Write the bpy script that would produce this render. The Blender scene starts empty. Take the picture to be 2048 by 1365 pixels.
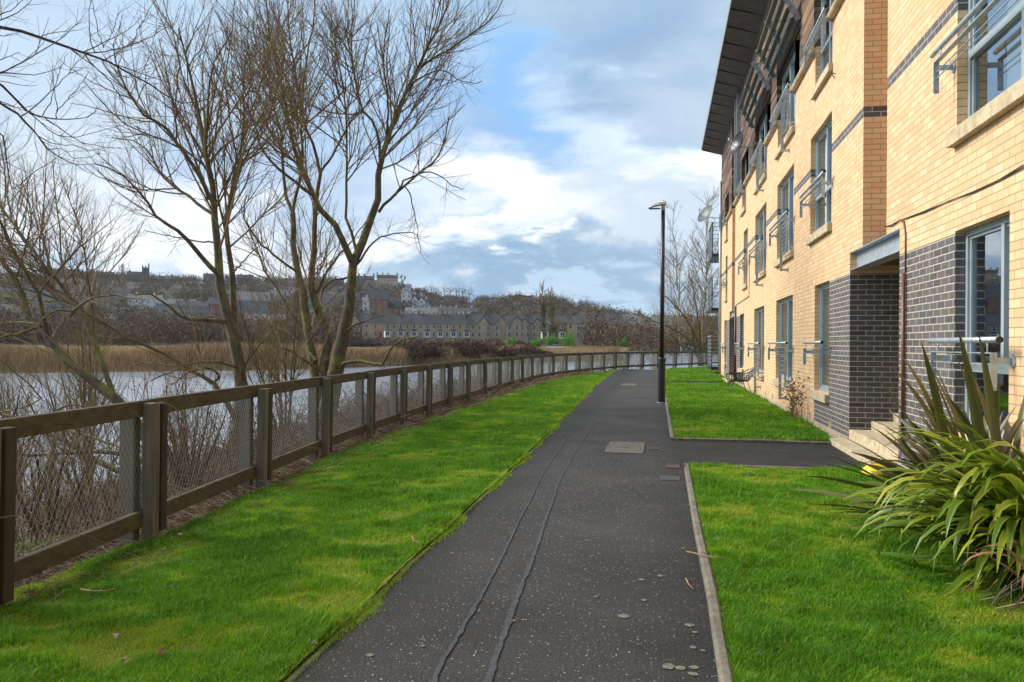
import bpy, math, random
import numpy as np
from mathutils import Vector, Matrix
R_ = math.radians
scene = bpy.context.scene
COL = scene.collection
# ---------------------------------------------------------------- camera
F = 1600.0                      # focal length in photo pixels (photo is 2048 x 1365)
YAW = math.atan(301/F); PITCH = 5.1/F; ROLL = 0.008; CAMZ = 1.42
fw = Vector((-math.sin(YAW)*math.cos(PITCH), math.cos(YAW)*math.cos(PITCH), math.sin(PITCH)))
rt0 = Vector((math.cos(YAW), math.sin(YAW), 0)); up0 = rt0.cross(fw)
rt = rt0*math.cos(ROLL)+up0*math.sin(ROLL); up = up0*math.cos(ROLL)-rt0*math.sin(ROLL)
CP = Vector((0, 0, CAMZ))
cam = bpy.data.cameras.new('camera'); co = bpy.data.objects.new('camera', cam); COL.objects.link(co)
cam.sensor_width = 36; cam.lens = F/2048*36; cam.clip_start = 0.05; cam.clip_end = 9000
co.matrix_world = Matrix(((rt.x, up.x, -fw.x, CP.x), (rt.y, up.y, -fw.y, CP.y), (rt.z, up.z, -fw.z, CP.z), (0, 0, 0, 1)))
scene.camera = co
# ---------------------------------------------------------------- light
SUN_EL, SUN_AZ = 36, -84        # azimuth from +y (down the path) towards +x
sd = Vector((math.sin(R_(SUN_AZ))*math.cos(R_(SUN_EL)), math.cos(R_(SUN_AZ))*math.cos(R_(SUN_EL)), math.sin(R_(SUN_EL))))
sl = bpy.data.lights.new('sun', 'SUN'); sl.energy = 4.3; sl.angle = R_(24.0); sl.color = (1, .93, .82)
so = bpy.data.objects.new('sun', sl); COL.objects.link(so); so.rotation_euler = (-sd).to_track_quat('-Z', 'Y').to_euler()
scene.view_settings.view_transform = 'Standard'; scene.view_settings.look = 'None'
scene.view_settings.exposure = 0.37; scene.view_settings.gamma = 1
def ray(px, py): return fw + rt*((px-1024)/F) - up*((py-682.5)/F)
def gp(px, py, z=0.0):
    d = ray(px, py); t = (z-CAMZ)/d.z; return CP+d*t
def dp(px, py, depth):           # point at a depth along the view axis
    return CP+ray(px, py)*depth
WX = 2.70                        # facade plane
def fs(px, py=690):
    d = ray(px, py); return (d*(WX/d.x)).y
def azel(px, py):
    d = ray(px, py).normalized(); return math.atan2(d.x, d.y), math.asin(d.z)
# ---------------------------------------------------------------- world: nishita + broken cloud
W = bpy.data.worlds.new("World"); scene.world = W; W.use_nodes = True
nt = W.node_tree; N = nt.nodes; L = nt.links; N.clear()
def nn(t, **k):
    n = N.new(t)
    for a, b in k.items(): setattr(n, a, b)
    return n
wo = nn('ShaderNodeOutputWorld'); bg = nn('ShaderNodeBackground'); L.new(bg.outputs[0], wo.inputs[0])
sky = nn('ShaderNodeTexSky', sky_type='NISHITA'); sky.sun_disc = False
sky.sun_elevation = R_(SUN_EL); sky.sun_rotation = R_(SUN_AZ)
BGS = 0.1; bg.inputs[1].default_value = BGS
tc = nn('ShaderNodeTexCoord'); sp = nn('ShaderNodeSeparateXYZ'); L.new(tc.outputs['Generated'], sp.inputs[0])
def m2(op, a, b=None, c=None):
    n = nn('ShaderNodeMath', operation=op)
    for i, v in enumerate((a, b, c)):
        if v is None: continue
        if isinstance(v, (int, float)): n.inputs[i].default_value = v
        else: L.new(v, n.inputs[i])
    return n.outputs[0]
az = m2('ARCTAN2', sp.outputs[0], sp.outputs[1]); el = m2('ARCSINE', sp.outputs[2])
cb = nn('ShaderNodeCombineXYZ'); L.new(az, cb.inputs[0]); L.new(el, cb.inputs[1])
def noise(vec, sc, det=6, rough=.6, dist=0):
    n = nn('ShaderNodeTexNoise'); n.inputs['Scale'].default_value = sc; n.inputs['Detail'].default_value = det
    n.inputs['Roughness'].default_value = rough; n.inputs['Distortion'].default_value = dist; L.new(vec, n.inputs['Vector']); return n
# clouds drawn as a layer: stretched noise on the direction
mp = nn('ShaderNodeMapping'); mp.inputs['Scale'].default_value = (1.0, 1.7, 2.6); L.new(tc.outputs['Generated'], mp.inputs[0])
n1 = noise(mp.outputs[0], 3.2, 7, .6, .6)
wn = noise(mp.outputs[0], 4.0, 6, .62, .3)
ws = nn('ShaderNodeVectorMath', operation='SUBTRACT'); L.new(wn.outputs['Color'], ws.inputs[0]); ws.inputs[1].default_value = (.5, .5, .5)
wm = nn('ShaderNodeVectorMath', operation='MULTIPLY'); L.new(ws.outputs[0], wm.inputs[0]); wm.inputs[1].default_value = (.55, .30, 0)
wa = nn('ShaderNodeVectorMath', operation='ADD'); L.new(cb.outputs[0], wa.inputs[0]); L.new(wm.outputs[0], wa.inputs[1])
def srgb(r, g, b): return tuple(((c/255/12.92) if c/255 <= .04045 else ((c/255+.055)/1.055)**2.4) for c in (r, g, b))
def mixc(f, a, b):
    n = nn('ShaderNodeMix', data_type='RGBA')
    if isinstance(f, (int, float)): n.inputs[0].default_value = f
    else: L.new(f, n.inputs[0])
    for i, v in ((6, a), (7, b)):
        if isinstance(v, tuple): n.inputs[i].default_value = (*[x/BGS for x in v], 1)
        else: L.new(v, n.inputs[i])
    return n.outputs[2]
rp = nn('ShaderNodeMapRange'); rp.inputs[1].default_value = .3; rp.inputs[2].default_value = .72; L.new(n1.outputs[0], rp.inputs[0])
base = mixc(rp.outputs[0], srgb(150, 181, 210), srgb(205, 219, 232))
cur = mixc(.8, sky.outputs[0], base)
BLOBS = [ # px, py, sx, sy (photo px), angle, rgb, amount
 (250, 60, 600, 200, 0, (183, 205, 226), .8), (760, 90, 330, 170, 0, (168, 199, 230), .8),
 (1290, 60, 260, 150, 0, (146, 174, 202), .85), (1180, 160, 260, 60, -.5, (140, 176, 214), .7),
 (1000, 140, 110, 60, -.7, (140, 190, 236), .8), (880, 300, 130, 110, 0, (132, 172, 216), .85),
 (1250, 250, 230, 45, .35, (138, 182, 222), .8), (1020, 230, 70, 120, -.5, (120, 176, 230), .75), (1300, 120, 200, 60, -.2, (132, 162, 194), .7),
 (380, 370, 260, 60, .1, (146, 176, 212), .8), (120, 300, 150, 60, 0, (205, 218, 230), .6), (620, 330, 140, 60, 0, (160, 190, 224), .6),
 (180, 470, 260, 45, .12, (250, 252, 254), .95), (520, 470, 160, 45, .15, (245, 249, 253), .9),
 (40, 400, 120, 40, 0, (215, 226, 236), .7), (300, 540, 500, 28, 0, (176, 200, 224), .75), (60, 545, 160, 20, 0, (150, 178, 208), .7),
 (1330, 330, 150, 62, .35, (252, 253, 254), 1), (1130, 260, 80, 55, .7, (205, 222, 240), .8), (1000, 420, 200, 55, .1, (250, 252, 254), 1),
 (820, 500, 200, 38, -.15, (246, 249, 252), .95), (1230, 420, 130, 30, -.1, (190, 205, 222), .6), (1180, 480, 220, 30, .05, (228, 234, 240), .8),
 (860, 455, 70, 14, -.4, (170, 195, 222), .6), (1330, 480, 130, 35, 0, (196, 212, 228), .7),
 (1050, 560, 260, 30, .02, (126, 162, 194), .95), (1290, 560, 160, 40, 0, (138, 168, 196), .85), (850, 580, 150, 20, 0, (165, 192, 214), .8),
 (1090, 522, 45, 12, .35, (236, 241, 246), .95), (1230, 610, 200, 16, 0, (176, 206, 230), .8), (1050, 595, 150, 9, 0, (190, 210, 226), .6),
 (1700, 350, 250, 200, 0, (200, 212, 226), .7), (-700, 350, 500, 150, 0, (226, 232, 238), .8)]
for (px, py, sx, sy, an, c, am) in BLOBS:
    a0, e0 = azel(px, py)
    q = nn('ShaderNodeMapping', vector_type='TEXTURE'); L.new(wa.outputs[0], q.inputs[0])
    q.inputs['Location'].default_value = (a0, e0, 0); q.inputs['Rotation'].default_value = (0, 0, -an)
    q.inputs['Scale'].default_value = (sx/F, sy/F, 1)
    d = nn('ShaderNodeVectorMath', operation='DOT_PRODUCT'); L.new(q.outputs[0], d.inputs[0]); L.new(q.outputs[0], d.inputs[1])
    e = m2('MULTIPLY', m2('EXPONENT', m2('MULTIPLY', d.outputs['Value'], -.8)), am)
    cur = mixc(e, cur, srgb(*c))
L.new(cur, bg.inputs[0])
# ---------------------------------------------------------------- helpers
rnd = random.Random(7); rng = np.random.default_rng(11)
class MB:
    def __init__(s): s.v = []; s.f = []
    def quad(s, a, b, c, d):
        i = len(s.v); s.v += [tuple(a), tuple(b), tuple(c), tuple(d)]; s.f.append((i, i+1, i+2, i+3))
    def poly(s, pts):
        i = len(s.v); s.v += [tuple(p) for p in pts]; s.f.append(tuple(range(i, i+len(pts))))
    def box(s, x0, x1, y0, y1, z0, z1, M=None):
        i = len(s.v)
        P = [(x0, y0, z0), (x1, y0, z0), (x1, y1, z0), (x0, y1, z0), (x0, y0, z1), (x1, y0, z1), (x1, y1, z1), (x0, y1, z1)]
        if M is not None: P = [tuple(M @ Vector(p)) for p in P]
        s.v += P
        s.f += [tuple(i+k for k in q) for q in ((0, 3, 2, 1), (4, 5, 6, 7), (0, 1, 5, 4), (1, 2, 6, 5), (2, 3, 7, 6), (3, 0, 4, 7))]
        return s
    def tube(s, pts, r, n=8, cap=True):
        pts = [Vector(p) for p in pts]; m = len(pts)
        rr = r if isinstance(r, (list, tuple)) else [r]*m
        i0 = len(s.v); ref = None
        for k, p in enumerate(pts):
            t = (pts[min(k+1, m-1)]-pts[max(k-1, 0)]).normalized()
            if ref is None: ref = Vector((0, 0, 1)) if abs(t.z) < .9 else Vector((1, 0, 0))
            a = (ref-t*ref.dot(t)).normalized(); b = t.cross(a); ref = a
            for j in range(n):
                w = 2*math.pi*j/n; s.v.append(tuple(p+a*(rr[k]*math.cos(w))+b*(rr[k]*math.sin(w))))
        for k in range(m-1):
            for j in range(n):
                s.f.append((i0+k*n+j, i0+k*n+(j+1) % n, i0+(k+1)*n+(j+1) % n, i0+(k+1)*n+j))
        if cap: s.f.append(tuple(i0+j for j in reversed(range(n)))); s.f.append(tuple(i0+(m-1)*n+j for j in range(n)))
        return s
    def lathe(s, prof, n=16, M=None):
        i0 = len(s.v)
        for (r, z) in prof:
            for j in range(n):
                p = Vector((r*math.cos(2*math.pi*j/n), r*math.sin(2*math.pi*j/n), z)); s.v.append(tuple(M @ p if M is not None else p))
        for k in range(len(prof)-1):
            for j in range(n): s.f.append((i0+k*n+j, i0+k*n+(j+1) % n, i0+(k+1)*n+(j+1) % n, i0+(k+1)*n+j))
        return s
    def mesh(s, name, mat, smooth=False, bevel=0):
        me = bpy.data.meshes.new(name); me.from_pydata(s.v, [], s.f); me.update()
        if mat: me.materials.append(mat)
        if smooth: me.polygons.foreach_set('use_smooth', [True]*len(me.polygons))
        return me
def link(name, me, parent=None, loc=None):
    o = bpy.data.objects.new(name, me); COL.objects.link(o)
    if loc is not None: o.location = loc
    if parent is not None: o.parent = parent
    return o
def bev(o, w, seg=2):
    m = o.modifiers.new('bevel', 'BEVEL'); m.width = w; m.segments = seg; m.limit_method = 'ANGLE'; return o
def wpart(name, mb, mat, parent, smooth=False, bevel=0):       # a part whose mesh is written in world coordinates
    o = link(name, mb.mesh(name, mat, smooth), parent)
    if parent is not None:
        q = parent; off = Vector((0, 0, 0))
        while q is not None: off += q.location; q = q.parent
        o.location = -off
    if bevel: bev(o, bevel)
    return o
def tag(o, label=None, cat=None, group=None, kind=None):
    for k, v in (('label', label), ('category', cat), ('group', group), ('kind', kind)):
        if v: o[k] = v
    return o
def empty(name, loc, rz=0.0):
    o = bpy.data.objects.new(name, None); COL.objects.link(o); o.location = loc; o.rotation_euler = (0, 0, rz); o.empty_display_size = .2; return o
def copy_tree(o, parent=None):
    c = o.copy(); COL.objects.link(c); c.parent = parent
    for ch in list(o.children): copy_tree(ch, c)
    return c
def npmesh(name, V, Fc, mat, smooth=False, tint=None):         # V (n,3), Fc (m,k) with the same k for every face
    me = bpy.data.meshes.new(name); V = np.asarray(V, np.float32); Fc = np.asarray(Fc, np.int32); k = Fc.shape[1]
    me.vertices.add(len(V)); me.vertices.foreach_set('co', V.ravel())
    me.loops.add(Fc.size); me.loops.foreach_set('vertex_index', Fc.ravel())
    me.polygons.add(len(Fc)); me.polygons.foreach_set('loop_start', np.arange(0, Fc.size, k, dtype=np.int32))
    if smooth: me.polygons.foreach_set('use_smooth', np.ones(len(Fc), bool))
    me.update(calc_edges=True)
    if tint is not None:
        at = me.attributes.new('tint', 'FLOAT', 'POINT'); at.data.foreach_set('value', np.asarray(tint, np.float32).ravel())
    if mat: me.materials.append(mat)
    return me
def tubes(P, Rr, n=3):                                          # P (B,K,3), Rr (B,K) -> V,F
    B, K, _ = P.shape
    T = np.empty_like(P); T[:, 1:-1] = P[:, 2:]-P[:, :-2]; T[:, 0] = P[:, 1]-P[:, 0]; T[:, -1] = P[:, -1]-P[:, -2]
    T /= np.linalg.norm(T, axis=2, keepdims=True)+1e-9
    ref = np.where(np.abs(T[:, :1, 2:3]) < .85, np.array([0, 0, 1.]), np.array([1., 0, 0])); ref = np.broadcast_to(ref, P.shape)
    A = ref-T*(ref*T).sum(2, keepdims=True); A /= np.linalg.norm(A, axis=2, keepdims=True)+1e-9; Bn = np.cross(T, A)
    w = 2*np.pi*np.arange(n)/n
    V = P[:, :, None]+Rr[:, :, None, None]*(A[:, :, None]*np.cos(w)[None, None, :, None]+Bn[:, :, None]*np.sin(w)[None, None, :, None])
    idx = np.arange(B*K*n).reshape(B, K, n); a = idx[:, :-1]; b = idx[:, 1:]
    Fq = np.stack([a, np.roll(a, -1, 2), np.roll(b, -1, 2), b], -1).reshape(-1, 4)
    return V.reshape(-1, 3), Fq
# ---------------------------------------------------------------- materials
class G:
    def __init__(s, name):
        s.m = bpy.data.materials.new(name); s.m.use_nodes = True; s.t = s.m.node_tree; s.t.nodes.clear()
        s.out = s.n('ShaderNodeOutputMaterial'); s.b = s.n('ShaderNodeBsdfPrincipled'); s.l(s.b.outputs[0], s.out.inputs[0])
        s.tc = s.n('ShaderNodeTexCoord')
    def n(s, t, **k):
        x = s.t.nodes.new(t)
        for a, b in k.items(): setattr(x, a, b)
        return x
    def l(s, a, b): s.t.links.new(a, b)
    def set(s, i, v):
        if isinstance(v, bpy.types.NodeSocket): s.l(v, i)
        elif isinstance(v, tuple) and len(v) == 3 and i.type == 'RGBA': i.default_value = (*v, 1)
        else: i.default_value = v
    def noise(s, sc, det=4, rough=.6, vec=None, scale=None, dist=0):
        v = vec or s.tc.outputs['Object']
        if scale:
            mp = s.n('ShaderNodeMapping'); s.l(v, mp.inputs[0]); mp.inputs['Scale'].default_value = scale; v = mp.outputs[0]
        x = s.n('ShaderNodeTexNoise'); s.l(v, x.inputs['Vector']); x.inputs['Scale'].default_value = sc
        x.inputs['Detail'].default_value = det; x.inputs['Roughness'].default_value = rough; x.inputs['Distortion'].default_value = dist
        return x.outputs[0]
    def vor(s, sc, out='Distance', vec=None, feat='F1'):
        x = s.n('ShaderNodeTexVoronoi', feature=feat); s.l(vec or s.tc.outputs['Object'], x.inputs['Vector']); x.inputs['Scale'].default_value = sc
        return x.outputs[out]
    def rng(s, v, a, b, c=0., d=1.):
        x = s.n('ShaderNodeMapRange'); s.l(v, x.inputs[0])
        for i, q in enumerate((a, b, c, d)): x.inputs[i+1].default_value = q
        return x.outputs[0]
    def mix(s, f, a, b, bt='MIX'):
        x = s.n('ShaderNodeMix', data_type='RGBA', blend_type=bt); s.set(x.inputs[0], f); s.set(x.inputs[6], a); s.set(x.inputs[7], b); return x.outputs[2]
    def math(s, op, a, b=None):
        x = s.n('ShaderNodeMath', operation=op); s.set(x.inputs[0], a)
        if b is not None: s.set(x.inputs[1], b)
        return x.outputs[0]
    def col(s, c): s.set(s.b.inputs['Base Color'], c); return s
    def rough(s, r): s.set(s.b.inputs['Roughness'], r); return s
    def bump(s, h, st=.3, d=.01):
        x = s.n('ShaderNodeBump'); x.inputs['Strength'].default_value = st; x.inputs['Distance'].default_value = d; s.l(h, x.inputs['Height'])
        s.l(x.outputs[0], s.b.inputs['Normal']); return s
def simple(name, c, r=.6, metal=0., var=.25, sc=8, bump=0.):
    g = G(name); n = g.noise(sc, 5)
    g.col(g.mix(g.rng(n, .35, .65), tuple(x*(1-var) for x in c), tuple(min(1, x*(1+var)) for x in c)))
    g.rough(r); g.b.inputs['Metallic'].default_value = metal
    if bump: g.bump(g.noise(sc*6, 4), bump, .01)
    return g.m
def brick(name, c1, c2, c3, mortar, msize, bumpd=.006):
    g = G(name); sx = g.n('ShaderNodeSeparateXYZ'); g.l(g.tc.outputs['Object'], sx.inputs[0])
    ge = g.n('ShaderNodeNewGeometry'); sn = g.n('ShaderNodeSeparateXYZ'); g.l(ge.outputs['True Normal'], sn.inputs[0])
    ny = g.math('GREATER_THAN', g.math('ABSOLUTE', sn.outputs[1]), .5)
    mx = g.n('ShaderNodeMix', data_type='FLOAT'); g.l(ny, mx.inputs[0]); g.l(sx.outputs[1], mx.inputs[2]); g.l(sx.outputs[0], mx.inputs[3])
    cx = g.n('ShaderNodeCombineXYZ'); g.l(mx.outputs[0], cx.inputs[0]); g.l(sx.outputs[2], cx.inputs[1])
    wob = g.noise(9, 2); wv = g.n('ShaderNodeVectorMath', operation='SCALE'); 
    b = g.n('ShaderNodeTexBrick'); g.l(cx.outputs[0], b.inputs['Vector']); b.inputs['Scale'].default_value = 1
    b.inputs['Brick Width'].default_value = .225; b.inputs['Row Height'].default_value = .075; b.inputs['Mortar Size'].default_value = msize
    b.inputs['Mortar Smooth'].default_value = .25; b.inputs['Bias'].default_value = 0
    g.set(b.inputs['Color1'], (0., 0, 0)); g.set(b.inputs['Color2'], (1., 1, 1)); g.set(b.inputs['Mortar'], (.5, .5, .5))
    bw = g.n('ShaderNodeRGBToBW'); g.l(b.outputs[0], bw.inputs[0])
    r = g.n('ShaderNodeValToRGB'); g.l(bw.outputs[0], r.inputs[0])
    r.color_ramp.elements[0].color = (*c1, 1); r.color_ramp.elements[1].color = (*c3, 1); e = r.color_ramp.elements.new(.5); e.color = (*c2, 1)
    n1 = g.noise(1.1, 4); n2 = g.noise(70, 3)
    c = g.mix(g.rng(n1, .35, .7, 0, .15), r.outputs[0], c2)
    c = g.mix(g.rng(n2, .3, .7, 0, .45), c, tuple(x*.72 for x in c2))
    st = g.noise(1.3, 5, .7, scale=(2, 2, .35)); c = g.mix(g.rng(st, .58, .78, 0, .4), c, (.66, .60, .50)); c = g.mix(g.rng(g.math('ADD', sx.outputs[2], g.math('MULTIPLY', n1, 1.2)), .55, 1.15, .4, 0), c, tuple(x*.45 for x in c2)); c = g.mix(g.rng(g.noise(.7, 5, .7, scale=(1.5, 1.5, .3)), .55, .75, 0, .22), c, tuple(x*.5 for x in c2))
    c = g.mix(b.outputs['Fac'], c, mortar)
    g.col(c); g.rough(.85)
    h = g.math('SUBTRACT', g.math('MULTIPLY', n2, .25), g.math('MULTIPLY', b.outputs['Fac'], 1.0)); g.bump(h, .6, bumpd)
    return g.m
M_YB = brick('yellow_brick', (.70, .435, .22), (.78, .515, .28), (.84, .605, .365), (.35, .27, .19), .0055)
M_DB = brick('dark_brick', (.075, .066, .072), (.115, .113, .125), (.15, .108, .105), (.52, .46, .36), .006)
def wood(name, c1, c2, green=.3, axis=(1, 1, .08), sc=14):
    g = G(name); n = g.noise(sc, 6, .65, scale=axis); n2 = g.noise(2.2, 4)
    c = g.mix(g.rng(n, .3, .7), c1, c2); c = g.mix(g.rng(n2, .5, .75, 0, green), c, (.10, .11, .035))
    g.col(c); g.rough(.85); g.bump(n, .5, .01); return g.m
M_POST = wood('weathered_post', (.06, .052, .041), (.185, .168, .138), .35)
M_POSTD = wood('dark_post', (.018, .014, .010), (.055, .042, .030), .35)  # much darker wood tone for the second post of each pair
M_BACKPOST = wood('grey_back_post', (.13, .12, .10), (.25, .235, .205), .1)
M_RAIL = wood('weathered_rail', (.035, .027, .018), (.10, .078, .050), .65, (.4, .4, 1), 22)
def cladding():
    g = G('timber_cladding'); sx = g.n('ShaderNodeSeparateXYZ'); g.l(g.tc.outputs['Object'], sx.inputs[0])
    cx = g.n('ShaderNodeCombineXYZ'); g.l(g.math('ADD', sx.outputs[1], sx.outputs[0]), cx.inputs[0]); g.l(sx.outputs[2], cx.inputs[1])
    b = g.n('ShaderNodeTexBrick'); g.l(cx.outputs[0], b.inputs['Vector']); b.inputs['Scale'].default_value = 1
    b.inputs['Brick Width'].default_value = 2.4; b.inputs['Row Height'].default_value = .10; b.inputs['Mortar Size'].default_value = .007
    b.inputs['Mortar Smooth'].default_value = .1; g.set(b.inputs['Color1'], (0., 0, 0)); g.set(b.inputs['Color2'], (1., 1, 1)); g.set(b.inputs['Mortar'], (.0, .0, .0))
    r = g.n('ShaderNodeValToRGB'); g.l(b.outputs[0], r.inputs[0]); cr = r.color_ramp
    cr.elements[0].color = (.03, .018, .014, 1); cr.elements[1].color = (.50, .30, .17, 1)
    for p, c in ((.3, (.055, .03, .022, 1)), (.55, (.12, .065, .040, 1)), (.8, (.28, .15, .08, 1))): e = cr.elements.new(p); e.color = c
    n = g.noise(16, 5, .6, scale=(1, .12, 1)); n2 = g.noise(.9, 4)
    c = g.mix(g.rng(n, .35, .65, 0, .45), r.outputs[0], (.05, .028, .02)); c = g.mix(g.rng(n2, .45, .7, 0, .5), c, (.20, .12, .075))
    c = g.mix(b.outputs['Fac'], c, (.008, .006, .005)); c = g.mix(.25, c, (.03, .018, .014)); g.col(c); g.rough(.75)
    g.bump(g.math('SUBTRACT', g.math('MULTIPLY', n, .3), b.outputs['Fac']), .8, .02); return g.m
M_CLAD = cladding()
M_STEEL = simple('galvanised_steel', (.40, .45, .48), .42, .45, .22, 14)
M_FRAME = simple('blue_grey_frame', (.31, .37, .395), .4, 0, .08, 6)
M_STONE = simple('cast_stone', (.50, .41, .27), .85, 0, .22, 9, .2)
M_COPING = simple('sandy_coping', (.46, .35, .20), .7, 0, .15, 6)
M_SOFFIT = simple('brown_soffit', (.095, .075, .062), .7, 0, .25, 3)
M_WHITE = simple('white_paint', (.78, .78, .76), .5, 0, .08, 5)
M_DARKM = simple('dark_metal', (.022, .022, .026), .35, .2, .3, 8)
M_BLACKW = simple('black_wicker', (.02, .02, .022), .45, 0, .3, 20)
M_COPPER = simple('brown_pipe', (.16, .06, .035), .45, .1, .2, 8)
M_BLIND = simple('pale_blind', (.62, .66, .62), .8, 0, .08, 3)
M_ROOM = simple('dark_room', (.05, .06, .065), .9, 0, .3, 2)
def glass(tint=(.62, .72, .74), gl=.45):
    g = G('window_glass'); g.t.nodes.remove(g.b)
    tr = g.n('ShaderNodeBsdfTransparent'); tr.inputs[0].default_value = (*tint, 1)
    gs = g.n('ShaderNodeBsdfGlossy'); gs.inputs['Roughness'].default_value = .015; gs.inputs[0].default_value = (.85, .93, 1, 1)
    fr = g.n('ShaderNodeFresnel'); fr.inputs[0].default_value = 1.6
    f = g.rng(fr.outputs[0], 0, .5, .22, .95); mx = g.n('ShaderNodeMixShader'); g.l(f, mx.inputs[0]); g.l(tr.outputs[0], mx.inputs[1]); g.l(gs.outputs[0], mx.inputs[2])
    g.l(mx.outputs[0], g.out.inputs[0]); return g.m
M_GLASS = glass()
def tinted(name, stops, rough=.7, trans=0., sc=3, nv=.25, spec=.3):
    g = G(name); a = g.n('ShaderNodeAttribute', attribute_name='tint'); r = g.n('ShaderNodeValToRGB'); g.l(a.outputs['Fac'], r.inputs[0])
    cr = r.color_ramp; cr.elements[0].color = (*stops[0], 1); cr.elements[1].color = (*stops[-1], 1)
    for i, s in enumerate(stops[1:-1]): e = cr.elements.new((i+1)/(len(stops)-1)); e.color = (*s, 1)
    n = g.noise(sc, 3); c = g.mix(g.rng(n, .3, .7, 0, nv), r.outputs[0], tuple(x*.5 for x in stops[len(stops)//2]))
    g.col(c); g.rough(rough); g.b.inputs['Specular IOR Level'].default_value = spec
    if trans:
        tl = g.n('ShaderNodeBsdfTranslucent'); g.l(c, tl.inputs[0]); mx = g.n('ShaderNodeMixShader'); mx.inputs[0].default_value = trans
        g.l(g.b.outputs[0], mx.inputs[1]); g.l(tl.outputs[0], mx.inputs[2]); g.l(mx.outputs[0], g.out.inputs[0])
    return g.m
# ================================================================ terrain
FENCE_PX = [(8, 1165), (302, 1072), (497, 980), (636, 915), (728, 876), (795, 853), (850, 834), (889, 818), (925, 806), (963, 794), (993, 785),
            (1018, 778), (1040, 771), (1058, 765), (1075, 761), (1097, 756), (1126, 751), (1155, 748), (1181, 746), (1203, 743), (1227, 740),
            (1247, 738), (1280, 737.5), (1316, 736.5), (1348, 735), (1380, 733), (1411, 732), (1440, 730)]
FJ = [gp(*p).xy for p in FENCE_PX]
for _ in range(3):                                   # even out the pixel jitter
    FJ = FJ[:2]+[FJ[i]*.6+(FJ[i-1]+FJ[i+1])*.2 for i in range(2, len(FJ)-1)]+[FJ[-1]]
d0 = (FJ[1]-FJ[2]).normalized()
FJ[1] = gp(284, 1080).xy; FJ[0] = gp(0, 1172).xy; FJ[0] = FJ[1]+(FJ[1]-FJ[2]).normalized()*1.62
FJ = [FJ[0]+d0*1.9*k for k in (3, 2, 1)]+FJ
d1 = (FJ[-1]-FJ[-2]).normalized(); FJ += [FJ[-1]+d1*1.9*k for k in (1, 2, 3, 4)]
FP = np.array([tuple(FJ[0]+d0*60)]+[tuple(p) for p in FJ]+[tuple(FJ[-1]+d1*60)])
def fdist(x, y):                                     # signed distance to the fence line, positive on the river side
    x = np.asarray(x, float); y = np.asarray(y, float); best = np.full(x.shape, 1e9); sg = np.zeros(x.shape)
    for a, b in zip(FP[:-1], FP[1:]):
        ab = b-a; t = np.clip(((x-a[0])*ab[0]+(y-a[1])*ab[1])/(ab@ab), 0, 1); dx = x-(a[0]+t*ab[0]); dy = y-(a[1]+t*ab[1]); d = np.hypot(dx, dy)
        c = ab[0]*(y-a[1])-ab[1]*(x-a[0]); m = d < best; best = np.where(m, d, best); sg = np.where(m, np.sign(c), sg)
    return best*sg
def sstep(a, b, x): t = np.clip((x-a)/(b-a), 0, 1); return t*t*(3-2*t)
def fnoise(x, y, s=1.0, o=4, seed=0):
    x = np.asarray(x, float)*s; y = np.asarray(y, float)*s; v = 0; r = np.random.default_rng(seed); am = 1; tot = 0
    for k in range(o):
        for j in range(3):
            a = r.uniform(0, 6.28); ph = r.uniform(0, 6.28); f = 2**k*r.uniform(.8, 1.25)
            v = v+am*np.sin((x*np.cos(a)+y*np.sin(a))*f+ph+1.3*np.sin((x*np.sin(a)-y*np.cos(a))*f*.7+ph*2)); tot += am
        am *= .55
    return v/tot
def to_px(x, y):
    zz = x*fw.x+y*fw.y; xx = x*rt0.x+y*rt0.y; return 1024+F*xx/np.maximum(zz, 1e-3), zz
WATER = -1.25
EDGE = [(-3000, 44), (-400, 54), (0, 62), (300, 68), (560, 75), (760, 88), (850, 98), (1000, 106), (1170, 123), (1240, 130), (1262, 250), (1500, 270), (3000, 270)]
RIDGE = [(-2500, 50), (-1200, 80), (-600, 98), (0, 110), (120, 116), (200, 115), (330, 108), (420, 110), (500, 107), (600, 106), (690, 112), (720, 117), (806, 113), (820, 96), (850, 84), (890, 76), (950, 74),
         (1000, 80), (1040, 88), (1085, 82), (1110, 70), (1150, 56), (1200, 48), (1250, 34), (1300, 26), (1400, 30), (1600, 28), (3000, 20)]
RDIST = [(-2500, 900), (0, 900), (700, 940), (830, 960), (900, 1000), (1080, 1100), (1300, 1000), (3000, 1000)]
itp = lambda tab, p: np.interp(p, [a for a, _ in tab], [b for _, b in tab])
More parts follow.
